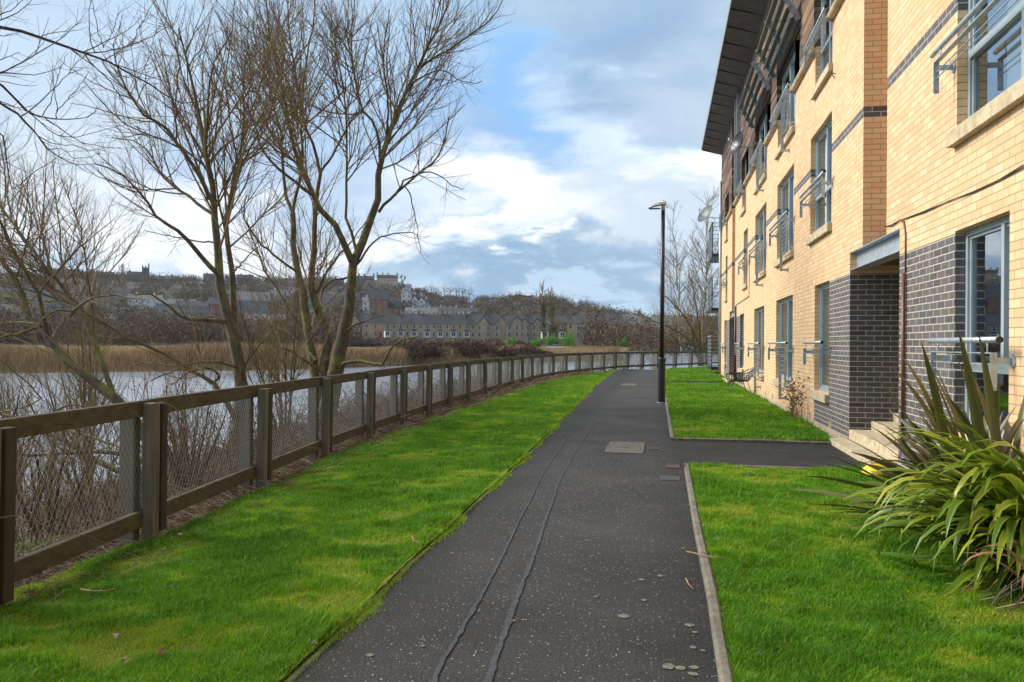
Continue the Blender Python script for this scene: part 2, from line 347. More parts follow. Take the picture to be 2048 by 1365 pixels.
def hgt(x, y):
    x = np.asarray(x, float); y = np.asarray(y, float)
    px, zd = to_px(x, y); front = zd > 2; px = np.where(front, px, -3000)
    d = fdist(x, y)
    h = np.interp(d, [-1, .0, .6, 1.6, 3, 4.6, 7, 12], [-.06, -.07, -.16, -.32, -.62, -1.3, -1.9, -2.2])
    h = h+np.where((d > .5) & (d < 6), .07*fnoise(x, y, 1.6, 3, 5), 0)
    zf = itp(EDGE, px)*(1+.012*fnoise(x, y, .15, 3, 9)); far = sstep(0, 3, zd-zf)
    land = -.35+.25*fnoise(x, y, .05, 3, 3)*sstep(5, 40, zd-zf)
    rd = itp(RDIST, px); rh = itp(RIDGE, px)*rd/F+1.42+3
    t = (zd-370)/(rd-370)
    up_ = np.where(t < 1, sstep(-.05, 1.12, t)**.9/sstep(-.05, 1.12, 1.0)**.9, 1-.15*np.clip(t-1, 0, 2))
    up_ = np.clip(up_, 0, 1)
    hill = rh*up_+2.2*fnoise(x, y, .02, 4, 8)*sstep(.05, .3, t)*(1-sstep(.75, 1, t))
    land = np.where(zd > 370, np.maximum(land, -.3+hill), land)
    land = land+1.5*sstep(200, 345, zd)                    # street terrace above the marsh
    return np.where(front & (far > 0), h*(1-far)+land*far, h)
def hz(x, y): return float(hgt(np.array([x]), np.array([y]))[0])
ph = np.concatenate([np.linspace(-180, -60, 40)[:-1], np.linspace(-60, 35, 520), np.linspace(35, 180, 50)[1:-1]])
rr = np.concatenate([np.linspace(.3, 30, 150), np.geomspace(30.3, 3200, 210)])
A_, Rr_ = np.meshgrid(np.radians(ph), rr, indexing='ij'); X = (Rr_*np.sin(A_)); Y = (Rr_*np.cos(A_)); Z = hgt(X, Y)
nph, nr = X.shape; idx = np.arange(nph*nr).reshape(nph, nr); nx = np.roll(idx, -1, 0)
Fq = np.stack([idx[:, :-1], idx[:, 1:], nx[:, 1:], nx[:, :-1]], -1).reshape(-1, 4)
Vt = np.vstack([np.stack([X, Y, Z], -1).reshape(-1, 3), [[0, 0, -.06]]])
def ground_mat():
    g = G('ground'); pos = g.n('ShaderNodeSeparateXYZ'); g.l(g.tc.outputs['Object'], pos.inputs[0])
    dist = g.n('ShaderNodeVectorMath', operation='LENGTH'); g.l(g.tc.outputs['Object'], dist.inputs[0]); ds = dist.outputs['Value']
    n1 = g.noise(3, 6); n2 = g.noise(25, 5, .7); n3 = g.noise(.012, 5, .65); n4 = g.noise(.045, 5, .7)
    soil = g.mix(g.rng(n2, .35, .65), (.035, .022, .015), (.14, .10, .065)); soil = g.mix(g.rng(n1, .55, .62, 0, .8), soil, (.06, .12, .015))
    marsh = g.mix(g.rng(n4, .4, .6), (.27, .20, .105), (.18, .17, .06))
    hill = g.mix(g.rng(n3, .38, .6), (.022, .019, .013), (.038, .031, .018)); hill = g.mix(g.rng(n4, .55, .66, 0, .8), hill, (.065, .036, .022))
    c = g.mix(g.rng(ds, 25, 40), soil, marsh); c = g.mix(g.rng(ds, 230, 300), c, hill)
    g.col(c); g.rough(.95); g.bump(n2, .6, .03); return g.m
tag(link('ground', npmesh('ground', Vt, Fq, ground_mat(), True)), kind='structure')
# water
def water_mat():
    g = G('river_water'); g.col((.32, .37, .45)); g.rough(.12); g.b.inputs['IOR'].default_value = 1.33; g.b.inputs['Specular IOR Level'].default_value = .8
    a = g.noise(.9, 4, .6, scale=(1, .55, 1)); b = g.noise(6, 4, .6, scale=(1, .5, 1)); h = g.math('ADD', a, g.math('MULTIPLY', b, .22)); g.bump(h, .5, .13); return g.m
w = MB(); w.quad((-900, -120, WATER), (900, -120, WATER), (900, 420, WATER), (-900, 420, WATER))
# keep the sheet clear of the hill behind the street
tag(link('river', w.mesh('river', water_mat())), kind='structure')
# ================================================================ path, kerbs, lawns
def poly_sheet(name, pts, z, mat, skirt=0.0, cuts=0):
    bm = MB(); P3 = [(p[0], p[1], z) for p in pts]; bm.poly(P3)
    if skirt:
        for a, b in zip(P3, P3[1:]+P3[:1]): bm.quad(a, (a[0], a[1], z-skirt), (b[0], b[1], z-skirt), b)
    return link(name, bm.mesh(name, mat))
G2 = lambda *p: tuple(gp(*p).xy)
KERB = [G2(1452, 1365), G2(1425, 1200), G2(1395, 1060), G2(1374, 941)]; kd = (Vector(KERB[0])-Vector(KERB[2]))
KERB0 = (KERB[0][0]+.10, -9.0)
KW = .062
LEFTEDGE = [(-1.75, -9), (-1.68, 0), G2(575, 1365), G2(820, 1130), G2(950, 1008), G2(1060, 905), G2(1130, 835), G2(1190, 772), G2(1212, 755), G2(1233, 741)]
SB1 = gp(1500, 885).y; SA1 = gp(1550, 941).y                        # the two kerbed edges of the branch path
SB0 = gp(1330, 768).y; SA0 = gp(1330, 765).y+.9
KB = [G2(1346, 888), G2(1330, 790), (G2(1327, 770)[0], SB0)]
KA = [(G2(1327, 766)[0], SA0), G2(1324, 742), (G2(1324, 742)[0]-.1, gp(1324, 742).y+1.5)]
def path_mat():
    g = G('asphalt'); n = g.noise(1.1, 5); f = g.noise(60, 4, .7); big = g.noise(.35, 3)
    c = g.mix(g.rng(n, .35, .65), (.048, .047, .047), (.088, .083, .080)); c = g.mix(g.rng(f, .35, .7, 0, .75), c, (.012, .012, .013)); c = g.mix(g.rng(big, .42, .62, 0, .35), c, (.028, .027, .028)); c = g.mix(g.rng(g.noise(4.5, 6, .75), .56, .68, 0, .5), c, (.020, .020, .021))
    v = g.n('ShaderNodeTexVoronoi'); g.l(g.tc.outputs['Object'], v.inputs['Vector']); v.inputs['Scale'].default_value = 58
    sp_ = g.math('LESS_THAN', v.outputs['Distance'], g.rng(g.noise(23, 2), .35, .65, .08, .33)); hs = g.n('ShaderNodeSeparateColor'); g.l(v.outputs['Color'], hs.inputs[0])
    pick = g.math('GREATER_THAN', hs.outputs[0], .50); dens = g.math('GREATER_THAN', g.math('ADD', g.noise(.9, 4), g.math('MULTIPLY', hs.outputs[1], .3)), .60)
    c = g.mix(g.math('MULTIPLY', g.math('MULTIPLY', sp_, pick), dens), c, g.mix(hs.outputs[1], (.20, .18, .16), (.60, .56, .50)))
    mv = g.noise(11, 5, .7); sx = g.n('ShaderNodeSeparateXYZ'); g.l(g.tc.outputs['Object'], sx.inputs[0])
    side = g.rng(g.math('ABSOLUTE', g.math('ADD', sx.outputs[0], .68)), .5, .92)
    c = g.mix(g.math('MULTIPLY', side, g.rng(mv, .60, .68, 0, .8)), c, (.075, .09, .012)); c = g.mix(g.math('MULTIPLY', side, g.rng(g.noise(2.5, 5, .7), .35, .65, .35, .9)), c, (.017, .017, .014))
    g.col(c); g.rough(g.rng(f, .3, .7, .62, .9)); g.b.inputs['Specular IOR Level'].default_value = .35
    g.bump(g.math('ADD', g.math('ADD', f, g.math('MULTIPLY', g.vor(130), .35)), g.math('MULTIPLY', sp_, .4)), 1.0, .02); return g.m
M_ASPH = path_mat()
rightside = [(KERB0[0]-KW, -9)]+[(x-KW*.5, y) for x, y in KERB]+[(2.9, SA1), (2.9, SB1), (KB[0][0], SB1), KB[0], KB[1], KB[2], (3.6, SB0), (3.6, SA0), KA[0], KA[1], KA[2]]
tag(poly_sheet('path', LEFTEDGE+[(-2.2, gp(1233, 741).y+2.5)]+list(reversed(rightside)), 0.0, M_ASPH, .05), kind='structure')
M_KERB = simple('mossy_concrete', (.15, .135, .105), .9, 0, .35, 12, .5)
def kerb(name, pts, w=KW, top=.045):
    b = MB(); pts = [Vector(p) for p in pts]; n = len(pts); Lp = []; 
    dense = []
    for a, c in zip(pts[:-1], pts[1:]):
        k = max(1, int((c-a).length/.45)); dense += [a.lerp(c, i/k) for i in range(k)]
    dense.append(pts[-1])
    for i, p in enumerate(dense):
        t = (dense[min(i+1, len(dense)-1)]-dense[max(i-1, 0)]).normalized(); nrm = Vector((-t.y, t.x)); jz = rnd.uniform(-.006, .006)
        Lp.append([(p.x+nrm.x*w/2, p.y+nrm.y*w/2, -.06), (p.x+nrm.x*w/2, p.y+nrm.y*w/2, top+jz-.012), (p.x+nrm.x*w/4, p.y+nrm.y*w/4, top+jz), (p.x-nrm.x*w/4, p.y-nrm.y*w/4, top+jz), (p.x-nrm.x*w/2, p.y-nrm.y*w/2, top+jz-.012), (p.x-nrm.x*w/2, p.y-nrm.y*w/2, -.06)])
    for a, c in zip(Lp[:-1], Lp[1:]):
        for k in range(5): b.quad(a[k], c[k], c[k+1], a[k+1])
    b.poly(Lp[0]); b.poly(list(reversed(Lp[-1]))); return tag(link(name, b.mesh(name, M_KERB)), kind='structure')
kerb('kerb', [KERB0]+KERB+[(KERB[-1][0]+.03, SA1-.03)])
kerb('kerb', [(KERB[-1][0]-.03, SA1), (2.25, SA1)])
kerb('kerb', [(KB[0][0], SB1+.03), KB[1], (KB[2][0], SB0)])
kerb('kerb', [(KB[0][0]-.02, SB1), (2.4, SB1)])
kerb('kerb', [(KA[0][0]+.02, SA0), KA[1], KA[2]])
kerb('kerb', [(KB[2][0]+.1, SB0-.03), (2.6, SB0-.03)])
LAWN_IN = [(0, 1205), (130, 1150), (205, 1118), (293, 1090), (366, 1060), (440, 1026), (560, 968), (700, 901), (850, 848), (980, 800), (1100, 762), (1180, 750), (1215, 744)]
li = [gp(*p).xy for p in LAWN_IN]; e0 = li[0]+(li[0]-li[1]).normalized()*14
M_TURF = G('turf'); _g = M_TURF
_n = _g.noise(2.2, 5); _n2 = _g.noise(30, 5, .7); _c = _g.mix(_g.rng(_n, .4, .62), (.035, .115, .008), (.11, .16, .012)); _c = _g.mix(_g.rng(_n2, .3, .7, 0, .6), _c, (.02, .06, .006))
_g.col(_c).rough(.9); _g.bump(_n2, .8, .03); M_TURF = _g.m
TUF = .02
LAWNS = {
 'left': [tuple(e0)]+[tuple(p) for p in li]+list(reversed([(a+(-.035 if 0 else -.03), b) for a, b in LEFTEDGE])),
 'near': [(KERB0[0]+KW/2, -9)]+[(x+KW/2, y) for x, y in KERB]+[(KERB[-1][0]+KW/2, SA1-KW/2), (2.25, SA1-KW/2), (2.5, SA1-.5), (2.5, -9)],
 'mid': [(KB[0][0]+KW/2, SB1+KW/2), (KB[1][0]+KW/2, KB[1][1]), (KB[2][0]+KW/2, SB0-KW), (2.58, SB0-KW), (2.58, SB1+1.2), (2.40, SB1+KW/2)],
 'far': [(KA[0][0]+KW/2, SA0), (KA[1][0]+KW/2, KA[1][1]), (KA[2][0], KA[2][1]), tuple(gp(1440, 733).xy), (3.3, gp(1440, 733).y), (3.3, SA0)]}
for k, P in LAWNS.items(): tag(poly_sheet('lawn', P, TUF, M_TURF, .08), kind='structure')
# far lawn continues to the river fence
# ---- sealant lines, covers, lichen
M_SEAL = simple('bitumen_sealant', (.052, .055, .062), .75, 0, .4, 25, .6)
def strip(name, pxs, z=.006, jit=.012):
    b = MB(); P = [gp(*p[:2]) for p in pxs]; W_ = [p[2] for p in pxs]; pts = []; 
    for (a, wa_), (c, wc) in zip(list(zip(P, W_))[:-1], list(zip(P, W_))[1:]):
        k = max(2, int((c-a).length/.04))
        for i in range(k): pts.append((a.lerp(c, i/k), wa_+(wc-wa_)*i/k))
    q = []
    for i, (p, w_) in enumerate(pts):
        w_ *= .8*(.8+.25*math.sin(i*.9+3*math.sin(i*.31))+rnd.uniform(-.2, .25)); w_ = max(.006, w_); o = jit*.3*math.sin(i*.13)+rnd.uniform(-.004, .004); q.append(((p.x+o-w_/2, p.y, z), (p.x+o+w_/2, p.y, z)))
    for a, c in zip(q[:-1], q[1:]): b.quad(a[0], a[1], c[1], c[0])
    return tag(link(name, b.mesh(name, M_SEAL)), kind='structure')
strip('sealant_line', [(840, 1440, .035), (880, 1330, .032), (960, 1200, .028), (1030, 1060, .022), (1090, 940, .018), (1140, 870, .014), (1185, 818, .012), (1240, 770, .01)])
strip('sealant_line', [(950, 1440, .05), (985, 1330, .045), (1045, 1170, .04), (1085, 1060, .03), (1118, 965, .02), (1150, 905, .016), (1190, 848, .012), (1225, 815, .012), (1265, 775, .01)])
strip('sealant_line', [(1118, 966, .02), (1180, 962, .014), (1372, 961, .014)])
strip('sealant_line', [(1150, 949, .012), (1250, 949, .010), (1372, 948, .012)])
def slab(name, px0, px1, py0, py1, mat, h=.012, label=None, cat=None):
    a = gp(px0, py1); c = gp(px1, py0); b = MB(); b.box(a.x, a.x+(px1-px0)/F*(c.y+a.y)/2, a.y, c.y, -.03, h); o = bev(link(name, b.mesh(name, mat)), .004)
    return tag(o, label, cat)
M_SLAB = simple('pale_cover', (.11, .10, .078), .85, 0, .3, 14, .4); M_RED = simple('rusty_cover', (.075, .045, .038), .8, 0, .4, 20, .4)
ac = slab('access_cover', 1208, 1281, 886, 906, M_SLAB, .010, 'large buff rectangular access cover set in the asphalt path', 'manhole cover')
b = MB(); a = gp(1244, 896); b.box(a.x-.09, a.x+.09, a.y-.02, a.y+.02, .008, .014); wpart('lifting_slot', b, M_DARKM, ac)
slab('access_cover', 1241, 1270, 768.6, 771.4, M_SLAB, .010, 'small pale access cover at the far end of the path', 'manhole cover')
slab('stopcock_cover', 1334, 1359, 931, 937, M_RED, .010, 'small rusty red stopcock cover near the lawn corner', 'valve cover')
slab('stopcock_cover', 1296, 1317, 896.5, 899.5, M_RED, .010, 'faint red stopcock cover just right of the large buff cover', 'valve cover')
gr = slab('drain_grate', 1320, 1358, 954, 961, M_SEAL, .008, 'narrow grey drain grate by the end of the kerb', 'drain')
# lichen blotches on the asphalt
b = MB(); 
def blotch(x, y, r, z):
    n = 11; b.poly([(x+r*rnd.uniform(.7, 1.15)*math.cos(6.283*i/n), y+r*rnd.uniform(.7, 1.15)*math.sin(6.283*i/n), z) for i in range(n)])
for px, py, w_ in [(1247, 1234, 27), (1135, 1335, 0), (1337, 1335, 34), (1360, 1338, 26), (1388, 1337, 22), (1387, 1350, 24), (1380, 1252, 22), (1390, 1266, 14), (1320, 1153, 16), (1283, 1161, 16), (1288, 1202, 14), (1192, 1195, 14),
                   (1309, 1167, 9), (1406, 1303, 12), (1354, 1124, 9), (740, 1312, 20), (905, 1108, 12), (845, 1294, 14), (1006, 1048, 9), (1027, 1243, 14), (1213, 1207, 8), (1366, 1098, 9), (1386, 1297, 16), (1276, 1290, 8), (1123, 1075, 11)]:
    if w_:
        p = gp(px, py); blotch(p.x, p.y, w_/2/F*p.y*.9, .0045)
for i in range(200):
    px = rnd.uniform(1215, 1345); py = rnd.uniform(770, 1000)
    p = gp(px, py)
    if p.x < itp([(0, .3), (100, .3)], 0) and p.x > -.9 and rnd.random() < .45: blotch(p.x, p.y, rnd.uniform(.006, .020), .0045+rnd.random()*.0008)
tag(link('lichen_spots', b.mesh('lichen_spots', simple('lichen', (.15, .145, .11), .9, 0, .4, 60))), kind='stuff', label='pale round lichen spots on the dark asphalt')
kerb('edging', [(a+.012*math.sin(b*5)+.0, b) for a, b in LEFTEDGE[1:]], .04, .003)
# ================================================================ grass
def in_poly(x, y, P):
    c = np.zeros(x.shape, bool); n = len(P); j = n-1
    for i in range(n):
        xi, yi = P[i]; xj, yj = P[j]
        c ^= ((yi > y) != (yj > y)) & (x < (xj-xi)*(y-yi)/(yj-yi+1e-12)+xi); j = i
    return c
def blades(P, n, hh, ww, name, z0=TUF, mat=None, ymax=60, moss=True, patch=1.0):
    P = np.array(P); x0, y0 = P.min(0); x1, y1 = P.max(0); y0 = max(y0, .9); y1 = min(y1, ymax)
    # sample y with density ~ 1/y^1.6
    u = rng.random(n*4); p = 1.35; y = (y0**(1-p)+u*(y1**(1-p)-y0**(1-p)))**(1/(1-p)); x = rng.uniform(x0, x1, n*4)
    px, zd = to_px(x, y); k = in_poly(x, y, P) & (px > -160) & (px < 2210) & (zd > .8); x = x[k][:n]; y = y[k][:n]; m = len(x)
    sc = np.clip(y/3.2, 1, 9)**.62
    mo = .8*fnoise(x, y, 3.0*patch, 4, 21)+.35*fnoise(x, y, 9, 2, 5)+.3*fnoise(x, y, 17, 2, 8); ms = sstep(-.04, .40, mo+.22*fnoise(x, y, 5.5, 3, 17)+rng.normal(0, .07, m)) if moss else np.zeros(m)
    tall = sstep(-.3, .6, fnoise(x, y, 2.6, 3, 33)+.6*fnoise(x, y, 11, 2, 35))
    h = hh*rng.uniform(.5, 1.2, m)*(1-.55*ms)*(.65+.7*tall)*(1+.12*(sc-1)); wd = ww*sc*rng.uniform(.7, 1.3, m)
    ed = rng.random(m) < .03; h = np.where(ed, h*1.5, h)
    a = rng.uniform(0, 2*np.pi, m); lean = h*rng.uniform(.1, 1.15, m); la = a+rng.normal(0, .6, m)+np.pi/2
    dx = np.cos(a)*wd/2; dy = np.sin(a)*wd/2; lx = np.cos(la)*lean; ly = np.sin(la)*lean
    z0v = z0-.004+.028*np.maximum(0, fnoise(x, y, 3.0, 3, 41))+.022*np.maximum(0, fnoise(x, y, 13, 2, 43)); V = np.empty((m, 5, 3))
    V[:, 0] = np.stack([x-dx, y-dy, z0v], -1); V[:, 1] = np.stack([x+dx, y+dy, z0v], -1)
    V[:, 2] = np.stack([x+dx*.8+lx*.35, y+dy*.8+ly*.35, z0v+h*.6], -1); V[:, 3] = np.stack([x-dx*.8+lx*.35, y-dy*.8+ly*.35, z0v+h*.6], -1)
    V[:, 4] = np.stack([x+lx, y+ly, z0v+h*.95], -1)
    i = np.arange(m)[:, None]*5; Ft = np.concatenate([i+[0, 1, 2], i+[0, 2, 3], i+[3, 2, 4]])
    t = .31+.40*ms+.12*fnoise(x, y, .9, 3, 3)+.10*fnoise(x, y, 7, 2, 6)+rng.normal(0, .13, m); dry = rng.random(m) < .02; t = np.where(dry, 1.0, np.clip(t, 0, .86))
    return tag(link(name, npmesh(name, V.reshape(-1, 3), Ft, mat, False, np.repeat(t, 5))), kind='stuff')
M_GRASS = tinted('grass_blades', [(.02, .09, .004), (.07, .24, .008), (.145, .37, .012), (.29, .46, .014), (.42, .47, .04), (.55, .46, .24)], .6, .45, 2, .2, .3)
tag(blades(LAWNS['left'], 620000, .040, .0030, 'grass', mat=M_GRASS), label='bright mossy grass on the lawn left of the path')
tag(blades(LAWNS['near'], 480000, .048, .0028, 'grass', mat=M_GRASS, patch=.7), label='lush grass on the lawn under the strap-leaved plants')
tag(blades(LAWNS['mid'], 110000, .055, .004, 'grass', mat=M_GRASS, patch=.6), label='even grass on the middle lawn beside the wall')
tag(blades(LAWNS['far'], 30000, .05, .005, 'grass', mat=M_GRASS), label='short grass on the farthest lawn by the fence')
# moss and grass creeping over the path edges
def edge_tufts(name, line, n, off, lab, hh=.03):
    pts = [Vector(p) for p in line]; V = []; T = []; k = 0; m = n
    seg = np.array([(a.x, a.y, b_.x, b_.y) for a, b_ in zip(pts[:-1], pts[1:])]); ln = np.hypot(seg[:, 2]-seg[:, 0], seg[:, 3]-seg[:, 1]); wt = ln/np.maximum(1, (seg[:, 1]+seg[:, 3])/2)
    si = rng.choice(len(seg), n, p=wt/wt.sum()); t = rng.random(n); x = seg[si, 0]+t*(seg[si, 2]-seg[si, 0]); y = seg[si, 1]+t*(seg[si, 3]-seg[si, 1])
    cl = sstep(-.3, .5, fnoise(x, y, 3, 3, 77)); x = x+off*np.abs(rng.normal(0, 1, n))*(.3+cl); keep = (y > 1) & (rng.random(n) < .25+.75*cl); x = x[keep]; y = y[keep]; m = len(x)
    h = hh*rng.uniform(.3, 1, m); a = rng.uniform(0, 6.28, m); w_ = .0022*np.clip(y/3, 1, 6)**.7; lx = np.cos(a+1.5)*h; ly = np.sin(a+1.5)*h; V = np.empty((m, 3, 3))
    V[:, 0] = np.stack([x-np.cos(a)*w_, y-np.sin(a)*w_, np.zeros(m)], -1); V[:, 1] = np.stack([x+np.cos(a)*w_, y+np.sin(a)*w_, np.zeros(m)], -1); V[:, 2] = np.stack([x+lx, y+ly, h], -1)
    tt = rng.choice([.25, .5, .6, .65, .8], m)
    return tag(link(name, npmesh(name, V.reshape(-1, 3), np.arange(m*3).reshape(-1, 3), M_GRASS, False, np.repeat(tt, 3))), kind='stuff', label=lab)
edge_tufts('moss', LEFTEDGE[1:], 52000, .028, 'moss and grass creeping over the left path edge', .018)
edge_tufts('grass', [(x-.04, y) for x, y in LEFTEDGE[1:]], 60000, .016, 'grass blades hanging over the left path edge', .05)
edge_tufts('moss', [(x-.03, y) for x, y in [KERB0]+KERB], 2200, -.06, 'moss flecks on the asphalt along the kerb', .01)
edge_tufts('moss', [(x+.04, y) for x, y in [KERB0]+KERB], 16000, .03, 'yellow moss between the kerb and the near lawn', .02)
# ================================================================ dead litter under the fence and on the bank
def litter(name, n, d0_, d1_, ymax, lab, L0=.06, L1=.28, up=.3, tri=(.0015, .003), stops=0):
    m = n; V = []; s = rng.random(m*3); y = 1+(ymax-1)*s**1.9; x = rng.uniform(-1, 1, m*3)
    fx = np.interp(y, FP[1:-1][::1, 1][:22], FP[1:-1][:, 0][:22]); x = fx-rng.uniform(d0_, d1_, m*3); k = np.ones(len(x), bool); x = x[:m]; y = y[:m]
    z = np.where(fdist(x, y) > .0, hgt(x, y), -.02)+.01; sc = np.clip(y/5, 1, 5)**.5
    L_ = rng.uniform(L0, L1, m)*sc; a = rng.uniform(0, 6.28, m)+.9*(rng.random(m) < .5); e = np.abs(rng.normal(0, up, m)); K = 4
    t = np.linspace(0, 1, K)[None, :]; cx = np.cos(a)[:, None]; sy = np.sin(a)[:, None]; bend = rng.normal(0, .35, m)[:, None]
    P = np.stack([x[:, None]+L_[:, None]*(cx*t-sy*bend*t*t), y[:, None]+L_[:, None]*(sy*t+cx*bend*t*t), z[:, None]+L_[:, None]*(np.sin(e)[:, None]*t-.25*t*t*np.sin(e)[:, None])], -1)
    r = (rng.uniform(tri[0], tri[1], m)*sc)[:, None]*np.linspace(1, .5, K)[None]; Vv, Ff = tubes(P, r, 3); tt = np.repeat(rng.random(m), K*3)
    return tag(link(name, npmesh(name, Vv, Ff, M_LITTER, False, tt)), kind='stuff', label=lab)
M_LITTER = tinted('dead_stems', [(.03, .016, .010), (.085, .045, .027), (.16, .10, .065), (.27, .20, .14), (.42, .36, .28)], .85)
litter('dead_stems', 26000, -.42, .5, 40, 'brown dead stems heaped along the foot of the fence')
litter('dead_stems', 26000, .4, 3.6, 30, 'pale flattened dead stems covering the river bank', .15, .5, .5, (.002, .004))
# grass on the bank
def bank_grass():
    m = 16000; y = 3+22*rng.random(m*3)**1.5; fx = np.interp(y, FP[1:-1][:22, 1], FP[1:-1][:22, 0]); x = fx-rng.uniform(.8, 3.6, m*3); k = fnoise(x, y, 1.1, 3, 13) > .12; x = x[k][:m]; y = y[k][:m]; m = len(x)
    z = hgt(x, y); h = rng.uniform(.06, .16, m); a = rng.uniform(0, 6.28, m); w_ = .006; V = np.empty((m, 3, 3)); V[:, 0] = np.stack([x-np.cos(a)*w_, y-np.sin(a)*w_, z], -1); V[:, 1] = np.stack([x+np.cos(a)*w_, y+np.sin(a)*w_, z], -1)
    V[:, 2] = np.stack([x+rng.normal(0, .05, m), y+rng.normal(0, .05, m), z+h], -1)
    tag(link('grass', npmesh('grass', V.reshape(-1, 3), np.arange(m*3).reshape(-1, 3), M_GRASS, False, np.repeat(rng.uniform(.2, .7, m), 3))), kind='stuff', label='rough green grass patches on the river bank')
bank_grass()
# ================================================================ reeds and marsh beyond the river
M_REED = tinted('dry_reeds', [(.08, .042, .022), (.22, .12, .058), (.38, .24, .115), (.52, .36, .19), (.62, .47, .27)], .85, .15, .05, .3)
def reeds(name, n, pxr, dz, hh, w0, lab, stops=None, mat=None, tl=(.2, .9), lean=.25, hn=.75):
    px = rng.uniform(*pxr, n); ze = itp(EDGE, px); z = ze+dz[0]+(dz[1]-dz[0])*rng.random(n)**1.5
    x = (px-1024)/F; P = np.array([fw.x, fw.y])[None]*z[:, None]+np.array([rt0.x, rt0.y])[None]*(x*z)[:, None]; X_, Y_ = P[:, 0], P[:, 1]; g0 = hgt(X_, Y_)
    h = hh*(1+hn*fnoise(X_, Y_, .25, 3, 51))*rng.uniform(.6, 1.1, n); a = rng.uniform(-.6, .6, n); w_ = w0*(z/70)*rng.uniform(.6, 1.4, n)
    dx = np.cos(a)*w_; dy = np.sin(a)*w_; l = rng.normal(0, lean, n)*h; V = np.empty((n, 3, 3)); V[:, 0] = np.stack([X_-dx, Y_-dy, g0-.3], -1); V[:, 1] = np.stack([X_+dx, Y_+dy, g0-.3], -1); V[:, 2] = np.stack([X_+l, Y_, g0+h], -1)
    t = np.clip(rng.uniform(*tl, n)+.25*fnoise(X_, Y_, .12, 3, 4), 0, 1)
    return tag(link(name, npmesh(name, V.reshape(-1, 3), np.arange(n*3).reshape(-1, 3), mat or M_REED, False, np.repeat(t, 3))), kind='stuff', label=lab)
reeds('reeds', 60000, (-300, 860), (.5, 10), 1.25, .05, 'tall tan reeds lining the far bank of the river')
reeds('reeds', 26000, (840, 1250), (.5, 14), 1.15, .05, 'pale upright reeds in front of the dark brambles', tl=(.35, 1))
reeds('marsh_grass', 40000, (-300, 1260), (8, 110), .7, .07, 'flat tan marsh grass stretching behind the reeds', tl=(.4, 1))
reeds('marsh_grass', 30000, (1080, 1290), (6, 140), .8, .08, 'light buff grass on the point of the marsh', tl=(.5, 1))

# arching bramble canes between the fence and the water
def canes(n):
    y = 3+30*rng.random(n)**1.4; fx = np.interp(y, FP[1:-1][:22, 1], FP[1:-1][:22, 0]); x = fx-.3-rng.random(n)**1.5*3.2; z = hgt(x, y); K = 8; t = np.linspace(0, 1, K)[None]
    a = rng.uniform(0, 6.28, n)[:, None]; h = rng.uniform(.35, 1.25, n)[:, None]*np.where(y < 9, 1.1, .75)[:, None]; w_ = rng.uniform(.2, 1.1, n)[:, None]; j = rng.normal(0, .02, (3, n, K)).cumsum(2)
    P = np.stack([x[:, None]+np.cos(a)*w_*t+j[0], y[:, None]+np.sin(a)*w_*t+j[1], z[:, None]+h*np.sin(t*rng.uniform(1.6, 2.9, n)[:, None])+j[2]*.6], -1)
    V, F_ = tubes(P, (rng.uniform(.0022, .0045, n)*np.clip(y/7, 1, 3)**.5)[:, None]*np.linspace(1, .45, K)[None], 3)
    tag(link('bramble_canes', npmesh('bramble_canes', V, F_, M_LITTER, False, np.repeat(rng.uniform(0, .75, n), K*3))), kind='stuff', label='tangle of arching brown bramble canes behind the fence')
canes(1500)
# ================================================================ apartment building
S0, S1 = -6.0, fs(1442)
bld = tag(empty('apartment_building', (WX, S0, 0)), 'yellow brick apartment block with dark brick base, timber top floor and deep eaves', 'building')
ZC, ZT = 6.87, 10.45                       # top of the brick, top of the timber
D = .11                                    # reveal depth
q = lambda a, b: (fs(b), fs(a))            # near and far s of an opening from its far and near pixel columns
WG = [q(1909, 2018), q(1628.9, 1658), q(1552, 1585), q(1508, 1528), q(1480, 1487.7), q(1448.5, 1452.5)]
WF = [(fs(2140), fs(1911)), q(1619, 1661), q(1552.7, 1585.7), q(1509, 1531), q(1486, 1494), q(1450, 1454)]
WS = [(fs(2140), fs(1911)), q(1627, 1661), q(1552.7, 1586.5), q(1509.5, 1531), q(1482.5, 1490), q(1450, 1454)]
EXT = {1: fs(1681), 2: fs(1600), 3: fs(1541), 4: fs(1496), 5: fs(1457)}
ENT = [q(1699, 1798), q(1458.5, 1471)]
SLOT = [q(1724, 1771.5), q(1463, 1469)]
GZ, FZ, SZ = (.62, 2.51), (3.44, 5.28), (6.05, 7.85)
holes = [(a, b, *GZ) for a, b in WG]+[(a, b, *FZ) for a, b in WF]+[(a, b, *SZ) for a, b in WS]
holes += [(EXT[k], WS[k][0], 6.87, SZ[1]) for k in EXT]
# mirrored unseen windows behind the camera
for s in (-1.2, -4.5): holes += [(s, s+1.3, *GZ), (s, s+1.3, *FZ), (s, s+1.3, *SZ)]
holes += [(a, b, -.2, 2.80) for a, b in ENT]+[(a, b, 2.8, ZT) for a, b in SLOT]
def kind(s, z):
    for a, b, c, d in holes:
        if a < s < b and c < z < d: return None
    if z > ZC: return 'timber'
    if 4.57 < z < 4.72: return 'dark'
    if z < 2.49:
        if ENT[0][1] < s < WG[1][0]: return 'dark'
        if z < GZ[0]-.02 and ENT[0][1] < s < fs(1628.9): return 'dark'
        if WG[0][1] < s < ENT[0][0] or (WG[0][0]-.0 < s < WG[0][1] and z < GZ[0]): return 'dark'
        if WG[4][1] < s < ENT[1][0] or (WG[4][0] < s < WG[4][1] and z < GZ[0]): return 'dark'
        if ENT[1][1] < s < WG[5][0] or (z < GZ[0] and ENT[1][1] < s < WG[5][1]): return 'dark'
    return 'yellow'
